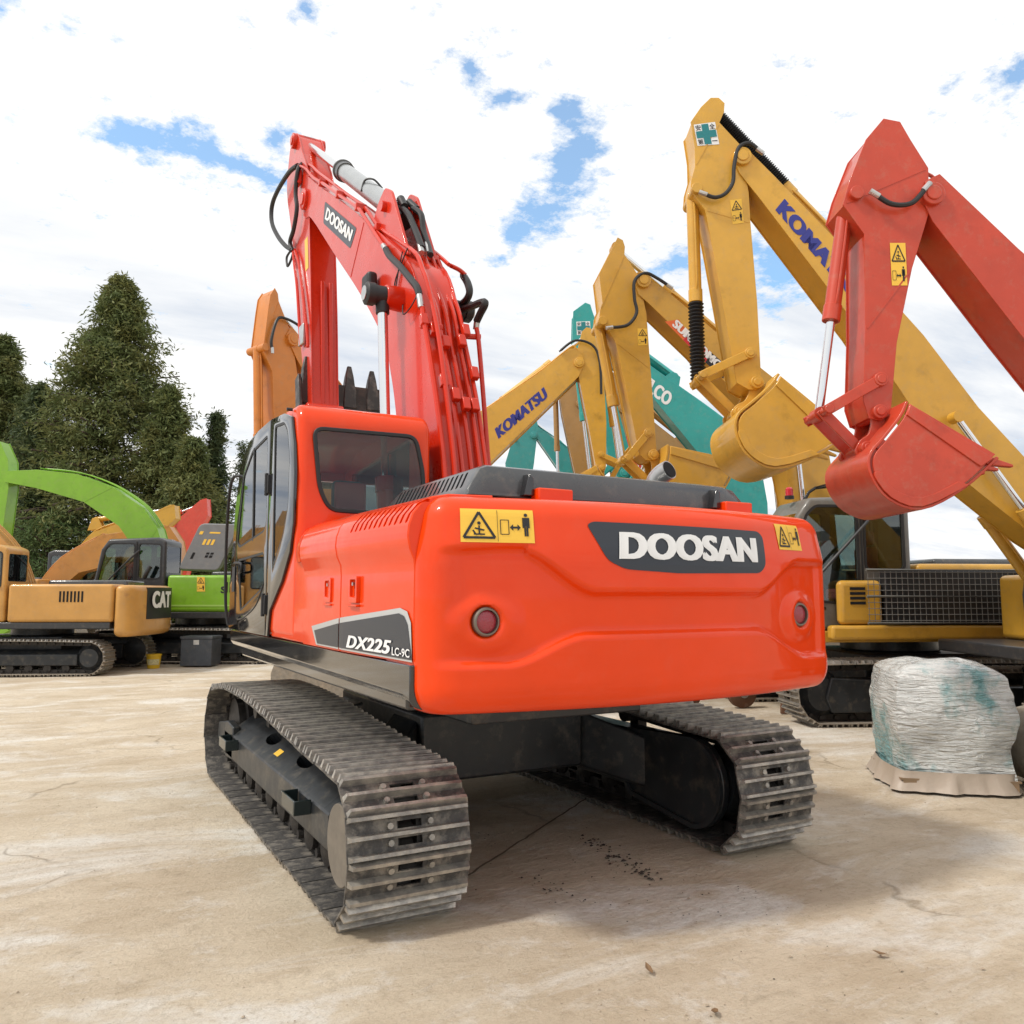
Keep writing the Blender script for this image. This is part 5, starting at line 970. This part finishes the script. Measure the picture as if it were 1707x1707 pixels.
# -- left side of the yard
def left_side():
    r, b, a, cw = machine('small faded yellow excavator with a black lettered panel on its tail', (-2.98, 13.96), 1.1193, CATY, CATY, [(2.2, 3.3), (1.3, 3.2), (.6, 2.5), (.2, 1.6), (.6, 1.5), (1.1, 2.1), (2.2, 2.8)], [(2.5, 3.6), (2.2, 3.7), (1.9, 3.2), (2.4, 1.2), (2.7, 1.2), (2.6, 2.9)], None, s=.88, shoes='simple', y_cab=.2, cwz=.84, cwb=.13, group='excavators parked on the left')
    # black tail panel with letters, on the rear left corner
    mb = MB(); pl = [(-.72, -2.668), (-.5, -2.712), (-.25, -2.728), (0, -2.742), (.5, -2.712), (.95, -2.62)]
    mb.loft([[(x, y, 1.22), (x, y, 1.95), (x, y+.1, 1.95), (x, y+.1, 1.22)] for x, y in pl]); pn = mb.build('tail_panel', BLACKL, cw, smooth=60)
    g = lambda u, v: (lambda x: Vector((x, -2.748+.06*x*x, 1.47+v*.40)))(-.58+u*1.16)
    lettering('CAT', g, WHITE, cw, off=.03, bold=.02, step=.1)
    gr, b, a, cw = machine('lime green excavator with its grey engine hood propped open', (.44, 15.61), RZ, GREEN, CABK, [(5.1, 4.62), (4.2, 4.66), (3.2, 4.55), (2.3, 4.22), (1.55, 3.72), (1.15, 3.2), (.95, 2.6), (.75, 1.8), (1.2, 1.6), (1.55, 2.5), (2.1, 3.25), (3.0, 3.85), (4.2, 4.2), (5.0, 4.35)], [(5.5, 5.3), (5.2, 5.4), (4.95, 4.9), (4.9, 4.2), (5.1, 1.5), (5.35, 1.5), (5.5, 4.2)], [(5.5, 4.6), (5.6, 1.7), (5.2, 1.9), (5.35, 1.1), (5.22, 1.5)], shoes='simple', y_cab=.45, group='excavators parked on the left')
    # propped hood with cut-outs
    mb = MB(); C0 = Vector((-1.20, .20, 2.12)); U = Vector((.0, -1.0, -.03)).normalized(); V = Vector((.10, -.45, 1.12)).normalized(); Nn = U.cross(V).normalized()
    q = lambda u, v, w: C0+U*u+V*v+Nn*w; P = round_poly([(0, 0), (.98, 0), (.98, 1.22), (0, 1.22)], .12, 4); n = len(P)
    mb.add([q(u, v, 0) for u, v in P]+[q(u*.94+.03, v*.94+.04, .10) for u, v in P], [(i, (i+1) % n, n+(i+1) % n, n+i) for i in range(n)]+[tuple(range(n)), tuple(range(n, 2*n))]); hd = mb.build('propped_hood', mat('hood_grey', (.17, .175, .18), .5, var=.1, dust=.2), gr, bevel=.01)
    NN = Nn if Nn.x < 0 else -Nn; offw = .104 if (q(0, 0, .1)-q(0, 0, 0)).x < 0 else -.004
    for u0, u1, v0, v1 in ((.18, .24, .30, .46), (.50, .57, .34, .40), (.60, .67, .34, .40), (.50, .57, .42, .47), (.60, .67, .42, .47)):
        mb = MB(); mb.add([q(a, b, offw) for a, b in ((u0, v0), (u1, v0), (u1, v1), (u0, v1))]+[q(a, b, offw-.003*(1 if offw > 0 else -1)) for a, b in ((u0, v0), (u1, v0), (u1, v1), (u0, v1))], [(0, 1, 2, 3), (7, 6, 5, 4), (0, 4, 5, 1), (1, 5, 6, 2), (2, 6, 7, 3), (3, 7, 4, 0)]); mb.build('cutout', DARK, hd)
    for u0, u1, v0, v1 in ((.12, .2, .92, 1.0), (.30, .36, .66, .80), (.40, .46, .66, .80), (.50, .56, .66, .80), (.35, .6, .95, .99)):
        mb = MB(); mb.add([q(a, b, offw) for a, b in ((u0, v0), (u1, v0), (u1, v1), (u0, v1))]+[q(a, b, offw-.003*(1 if offw > 0 else -1)) for a, b in ((u0, v0), (u1, v0), (u1, v1), (u0, v1))], [(0, 1, 2, 3), (7, 6, 5, 4), (0, 4, 5, 1), (1, 5, 6, 2), (2, 6, 7, 3), (3, 7, 4, 0)]); mb.build('sticker', SIGNY, hd)
    warning(quadmap((-1.345, -.31, 1.64), (-1.345, -.50, 1.64), (-1.345, -.48, 1.97), (-1.345, -.30, 1.98)), quadmap((-1.349, -.31, 1.64), (-1.349, -.50, 1.64), (-1.349, -.48, 1.97), (-1.349, -.30, 1.98)), gr, tall=True)
    sidetext('S', [(-.86, 1.60), (-.98, 1.60), (-.98, 1.76), (-.86, 1.76)], BLACKL, gr, -1.346, off=.04)
    mb = MB(); mb.box(-1.348, -1.338, -1.9, .38, 1.30, 1.335); mb.build('trim_strip', mat('pale_green_strip', (.35, .55, .12), .4), gr)
    mb = MB(); mb.tube([(-1.5, .85, 1.95), (-1.52, .8, 2.05), (-1.5, .72, 2.22)], .05, 12); mb.build('exhaust_pipe', RUBBER, gr)
    # three more machines deep in the yard, arms folded
    machine('yellow excavator with folded arm in front of the trees on the left', (-2.8, 25.05), -2.0747, FARYEL, CABK, [(2.9, 4.2), (2.3, 4.0), (1.2, 3.6), (.4, 2.6), (.1, 1.7), (.6, 1.6), (1.2, 2.4), (2.2, 3.0), (3.0, 3.7)], [(3.68, 4.52), (3.84, 4.52), (3.90, 4.07), (3.31, 3.5), (2.9, 1.6), (2.6, 1.6), (2.75, 3.4), (2.92, 4.16)], None, armcyl=[(1.2, 4.05), (3.75, 4.42)], shoes=None, group='excavators deep in the yard')
    machine('far red excavator with folded arm before the trees', (-1.26, 29.91), -2.0747, FARRED, CABK, [(2.9, 4.6), (1.4, 3.9), (.5, 2.8), (.1, 1.7), (.6, 1.6), (1.2, 2.6), (2.8, 3.9)], [(3.77, 5.26), (4.01, 5.33), (4.08, 4.63), (3.6, 3.7), (3.2, 1.7), (2.8, 1.7), (3.0, 3.7), (2.79, 4.40)], None, armcyl=[(1.7, 4.3), (3.92, 5.2)], shoes=None, group='excavators deep in the yard')
    machine('orange-yellow excavator partly hidden behind the propped grey hood', (-3.37, 21.94), -2.0747, FARORG, CABK, [(3.4, 3.5), (2.0, 3.3), (.8, 2.6), (.1, 1.7), (.6, 1.5), (1.4, 2.2), (3.0, 2.6)], [(3.79, 3.6), (3.96, 3.56), (4.26, 3.14), (4.34, 2.8), (4.1, 1.4), (3.6, 1.4), (3.4, 2.7), (3.5, 3.4)], None, shoes=None, group='excavators deep in the yard')
    # dark steel box on the ground and the yellow pail
    b = empty('steel_box', (.1, 13.55, 0), 1.0669); tag(b, 'dark grey steel box standing by the green excavator', 'box')
    gm = mat('dark_grey_steel', (.075, .085, .10), .45, .2, var=.15, dust=.2)
    mb = MB(); mb.box(-.3, .3, -.34, .34, .02, .60); mb.build('case', gm, b, bevel=.01)
    mb = MB(); mb.box(-.315, .315, -.355, .355, .602, .66); mb.build('lid', gm, b, bevel=.008)
    mb = MB(); mb.box(-.306, -.300, -.06, .06, .48, .58); mb.build('latch', STEEL, b)
    p = empty('pail', (-.88, 13.37, 0)); tag(p, 'small yellow plastic pail on the ground in front of the faded yellow excavator', 'pail')
    ym = mat('pail_yellow', (.70, .45, .02), .45); mb = MB(); mb.rev((0, 0, 0), (0, 0, 1), [(0, .12), (.02, .125), (.27, .15)], 24); mb.build('tub', ym, p)
    mb = MB(); mb.rev((0, 0, .271), (0, 0, 1), [(0, .16), (.03, .162), (.035, .145)], 24); mb.build('lid', ym, p)
    mb = MB()
    n = 14; rg = [(-2.7+i*1.9/n) for i in range(n+1)]
    mb.add([(math.cos(a)*r_, math.sin(a)*r_, z) for z, r_ in ((.08, .1345), (.20, .1465)) for a in rg], [(i, i+1, n+2+i, n+1+i) for i in range(n)]); mb.build('paper_label', mat('label_cream', (.6, .55, .3), .6, var=.3, vs=30), p)
left_side()

# ------------------------------------------------------------------ wrapped pallet, plate and wheel on the right
def bits():
    o = empty('wrapped_pallet', (3.95, -1.35, 0), .9); tag(o, 'stacked goods wrapped in crumpled clear plastic at the right edge of the yard', 'wrapped pallet')
    wm = mat('stretch_wrap', (.66, .68, .66), .16, 0, .5, col2=(.16, .36, .37), c2s=1.5, c2lo=.48, c2hi=.58, spec=.6)
    t = wm.node_tree; n = t.nodes; tc = n.new('ShaderNodeTexCoord'); mp = n.new('ShaderNodeMapping'); mp.inputs['Scale'].default_value = (2.2, 2.2, 15); mp.inputs['Rotation'].default_value = (.22, .12, 0); t.links.new(tc.outputs['Object'], mp.inputs[0])
    nz = n.new('ShaderNodeTexNoise'); nz.inputs['Scale'].default_value = 2.2; nz.inputs['Detail'].default_value = 7; nz.inputs['Distortion'].default_value = 1.2; t.links.new(mp.outputs[0], nz.inputs['Vector'])
    bn = n.new('ShaderNodeBump'); bn.inputs['Strength'].default_value = 1; bn.inputs['Distance'].default_value = .06; t.links.new(nz.outputs[0], bn.inputs['Height']); t.links.new(bn.outputs[0], n['Principled BSDF'].inputs['Normal']); t.links.new(bn.outputs[0], n['Principled BSDF'].inputs['Coat Normal'])
    rings = []
    for k in range(33):
        z = .10+.92*k/32; t = max(0, (z-.90)/.12); base = .47*math.sqrt(max(.02, 1-t*t*.80)); ring = []
        for i in range(56):
            a = 2*PI*i/56; sq = 1/max(abs(math.cos(a)), abs(math.sin(a)))**.75
            w = base*sq*(1+.030*math.sin(2*a+4*z)+.022*math.sin(5*a-9*z)+.014*math.sin(11*a+17*z)+.010*math.sin(23*a+6*math.sin(8*z)))*(1-.06*math.sin(z*7.5))
            ring.append((math.cos(a)*w, math.sin(a)*w, z+.012*math.sin(3*a+5*z)))
        rings.append(ring)
    mb = MB(); mb.loft(rings); mb.build('wrap', wm, o, smooth=60)
    rings = []
    for k in range(9):
        t = k/8; ring = []
        for i in range(90):
            a = 2*PI*i/90; sq = 1/max(abs(math.cos(a)), abs(math.sin(a)))**.7; wv = math.sin(9*a)+.7*math.sin(17*a+1)+.5*math.sin(31*a+2)
            r_ = .47*sq*(1+.12*t**1.5+.035*t*wv); ring.append((math.cos(a)*r_, math.sin(a)*r_, max(.004, .15*(1-t)**1.3+.018*t*(1-t)*4*max(0, wv)+.006)))
        rings.append(ring)
    mb = MB(); mb.loft(rings, cap=False); mb.build('film_skirt', mat('dirty_film', (.42, .35, .28), .45, bump=.6, bs=14), o, smooth=60)
    mb = MB()
    for y in (-.38, 0, .38): mb.box(-.45, .45, y-.05, y+.05, .01, .085)
    for i in range(5): mb.box(-.45+i*.2, -.35+i*.2, -.45, .45, .086, .10)
    mb.build('pallet', mat('pallet_wood', (.25, .17, .10), .8, var=.2), o)
    o = empty('steel_plate', (6.02, 2.02, 0), -.48); tag(o, 'rusty brown steel plate leaning in front of the ochre excavator tracks', 'steel plate')
    mb = MB(); mb.hexa([(-.28, -.06, 0), (.30, -.06, 0), (.30, -.02, 0), (-.28, -.02, 0)], [(-.16, .20, .46), (.34, .20, .46), (.34, .24, .46), (-.16, .24, .46)]); pl = mb.build('plate', RUST, o, bevel=.006)
    mb = MB(); mb.box(-.02, .10, .03, .07, .2, .34); mb.build('bracket', GUARD, o)
    for i, (x, y, lab) in enumerate(((5.72, 2.78, 'worn steel idler wheel standing under the tail of the orange excavator'), (5.05, 3.15, 'second worn idler wheel behind the orange excavator right track'))):
        o = empty('idler_wheel', (x, y, 0), -.30); tag(o, lab, 'wheel', 'spare idler wheels')
        mb = MB(); mb.rev((0, -.07, .2), (0, .07, .2), [(0, .16), (.02, .20), (.12, .20), (.14, .16)], 32); mb.build('rim', RUST, o)
        mb = MB(); mb.cyl((0, -.09, .2), (0, .09, .2), .06, n=20); mb.build('hub', STEEL, o)
    o = empty('dry_leaf_litter'); COL.objects.unlink(o); bpy.data.objects.remove(o)
    lm = mat('dry_leaf', (.20, .12, .06), .8); rr = random.Random(9)
    for i, (u, d, lab) in enumerate(((.33, 2.95, 'curled brown leaf on the pale ground, lower right'), (.16, 3.6, 'small pale leaf near the dropped mud crumbs'), (.43, 3.75, 'brown leaf beside the right track'), (.235, 3.25, 'thin dry leaf on the white dust streaks'))):
        p = CAM_POS+FH*d+RH*d*u; mb = MB(); L = .035; P = [(-1, 0, .1), (-.5, .35, .25), (.2, .42, .30), (1, .05, .6), (.3, -.35, .35), (-.5, -.3, .15), (0, 0, .02)]
        mb.add([(x*L, y*L, z*L) for x, y, z in P], [(0, 1, 6), (1, 2, 6), (2, 3, 6), (3, 4, 6), (4, 5, 6), (5, 0, 6)]); o = mb.build('dry_leaf', lm, None, recalc=False); o.location = (p.x, p.y, .006); o.rotation_euler.z = i*1.3; tag(o, lab, 'leaf', 'dry leaves')
bits()

# ------------------------------------------------------------------ trees
def leafmat(name, a, b, dark):
    m = bpy.data.materials.new(name); m.use_nodes = True; t = m.node_tree; n = t.nodes; p = n['Principled BSDF']; tc = n.new('ShaderNodeTexCoord')
    def noise(s): q = n.new('ShaderNodeTexNoise'); q.inputs['Scale'].default_value = s; q.inputs['Detail'].default_value = 4; t.links.new(tc.outputs['Object'], q.inputs['Vector']); return q.outputs[0]
    def mixc(f, lo, hi, x, y):
        r = n.new('ShaderNodeMapRange'); t.links.new(f, r.inputs[0]); r.inputs[1].default_value = lo; r.inputs[2].default_value = hi
        k = n.new('ShaderNodeMix'); k.data_type = 'RGBA'; t.links.new(r.outputs[0], k.inputs[0])
        for i, v in ((6, x), (7, y)):
            if isinstance(v, tuple): k.inputs[i].default_value = (*v, 1)
            else: t.links.new(v, k.inputs[i])
        return k.outputs[2]
    c = mixc(noise(.9), .4, .62, a, b); c = mixc(noise(7), .5, .68, c, dark); t.links.new(c, p.inputs['Base Color']); p.inputs['Roughness'].default_value = .65
    p.inputs['Specular IOR Level'].default_value = .25
    tr = n.new('ShaderNodeBsdfTranslucent'); t.links.new(c, tr.inputs[0]); ms = n.new('ShaderNodeMixShader'); ms.inputs[0].default_value = .25; o = n['Material Output']; t.links.new(p.outputs[0], ms.inputs[1]); t.links.new(tr.outputs[0], ms.inputs[2]); t.links.new(ms.outputs[0], o.inputs[0])
    return m
CEDAR = leafmat('cedar_foliage', (.125, .160, .055), (.20, .205, .07), (.075, .10, .042)); PINE = leafmat('dark_conifer_foliage', (.075, .11, .05), (.12, .14, .055), (.045, .07, .035)); BUSH = leafmat('bush_foliage', (.09, .15, .05), (.15, .19, .065), (.055, .09, .035))
BARK = mat('bark', (.075, .055, .04), .9, bump=.6, bs=12)
def tree(label, lat, D, H, rad, nb, leaves, mt, seed, prof, droop=.25, ls=.16, group='conifers behind the yard'):
    p = CAM_POS+FH*D+RH*lat; o = empty('conifer', (p.x, p.y, 0), 0); tag(o, label, 'tree', group); rr = random.Random(seed)
    mb = MB(); mb.cyl((0, 0, -.1), (0, 0, H*.55), H*.018+.06, H*.010+.03, 10); mb.cyl((0, 0, H*.55), (0, 0, H*.985), H*.010+.03, .012, 8)
    vs = []; fs = []; per = max(6, leaves//nb)
    for i in range(nb):
        t = (i+rr.random())/nb; t = t**.85; z = H*(.06+.93*t); L = rad*prof(t)*rr.uniform(.72, 1.12); a = rr.uniform(0, 2*PI); up = rr.uniform(-.05, .30)+.5*t
        d = Vector((math.cos(a), math.sin(a), 0)); tip = Vector((0, 0, z))+d*L+Vector((0, 0, L*(up-droop)))
        base = Vector((0, 0, z)); mid = base.lerp(tip, .5)+Vector((0, 0, L*.08))
        if L > .5: mb.tube([base, mid, tip], max(.008, L*.011), 5, 3)
        tw = max(3, int(per/13))
        for k in range(tw):
            s = rr.random()**.6; c0 = base*(1-s)**2+mid*2*s*(1-s)+tip*s*s; w = L*(.08+.16*(1-abs(s-.55))); side = Vector((-d.y, d.x, 0))
            c0 = c0+side*rr.gauss(0, w)+Vector((0, 0, rr.gauss(-.03*L, .05+.035*L))); sp = rr.uniform(.12, .24)*(1 if L > .8 else .6)
            tdir = (d*rr.uniform(.3, 1)+side*rr.gauss(0, .5)+Vector((0, 0, rr.uniform(-.7, .25)))).normalized()
            for _ in range(13):
                c1 = c0+tdir*rr.uniform(-.3, .45)+Vector((rr.gauss(0, sp), rr.gauss(0, sp), rr.gauss(0, sp*.7)))
                u = (tdir+Vector((rr.gauss(0, .6), rr.gauss(0, .6), rr.gauss(0, .6)))).normalized(); v = u.orthogonal().normalized(); v = Matrix.Rotation(rr.uniform(0, 6.28), 3, u) @ v; q = ls*rr.uniform(.5, 1.25); o_ = len(vs)
                vs += [c1-u*q*1.3, c1-v*q*.34, c1+u*q*1.3, c1+v*q*.34]; fs.append((o_, o_+1, o_+2, o_+3))
    mb.build('trunk', BARK, o); me = bpy.data.meshes.new('crown'); me.from_pydata(vs, [], fs); mkobj('crown', me, mt, o)
def trees():
    cone = lambda t: (1-t)**.80*(1-.25*math.exp(-t*9)); slim = lambda t: (1-t)**.9*.9+.05; thin = lambda t: (1-t)**1.5*.98+.03
    tree('tallest broad olive-green conifer at the left edge of the photo', -19.8, 40, 17.6, 6.0, 300, 95000, CEDAR, 1, cone, ls=.115)
    tree('dark conifer with a thin top right of the tallest conifer', -15.1, 41, 10.8, 1.9, 110, 16000, PINE, 2, thin, ls=.10)
    tree('broad conifer filling the gap at the foot of the tallest one', -14.5, 36.5, 8.6, 2.5, 150, 34000, CEDAR, 3, cone, ls=.11)
    tree('middle olive conifer leaning on the right flank of the tallest one', -16.3, 38, 11.4, 3.0, 170, 40000, CEDAR, 8, cone, ls=.11)
    tree('slender sparse conifer, left one of the thin pair beside the cab', -14.7, 44, 9.9, 1.0, 60, 4500, PINE, 4, slim, ls=.09)
    tree('slender sparse conifer, right one of the thin pair beside the cab', -14.1, 45, 9.9, 1.0, 60, 4500, PINE, 5, slim, ls=.09)
    tree('tall conifer further left, half hidden by the olive-green one', -27.5, 43, 15.5, 5.0, 220, 52000, CEDAR, 6, cone, ls=.12)
    tree('dark conifer at the far left of the row', -23.5, 40, 12.0, 3.4, 170, 34000, PINE, 7, cone, ls=.12)
    for i, (lat, D, H, rd, lab) in enumerate(((-13.9, 39, 5.3, 1.9, 'round green bush beside the cab under the thin conifers'), (-15.6, 38, 5.4, 2.0, 'green bush under the dark conifer'), (-20.5, 36, 5.0, 2.6, 'wide low bush at the foot of the tallest conifer'), (-11.8, 42, 5.2, 2.2, 'green bush hidden mostly by the orange cab'), (-24.5, 37, 4.6, 2.6, 'low bush at the far left under the dark conifer'))):
        tree(lab, lat, D, H, rd, 80, 16000, BUSH, 20+i, lambda t: max(.12, math.sin(min(1, t*.85+.22)*PI)**.6), droop=.05, ls=.085, group='bushes behind the yard')
trees()
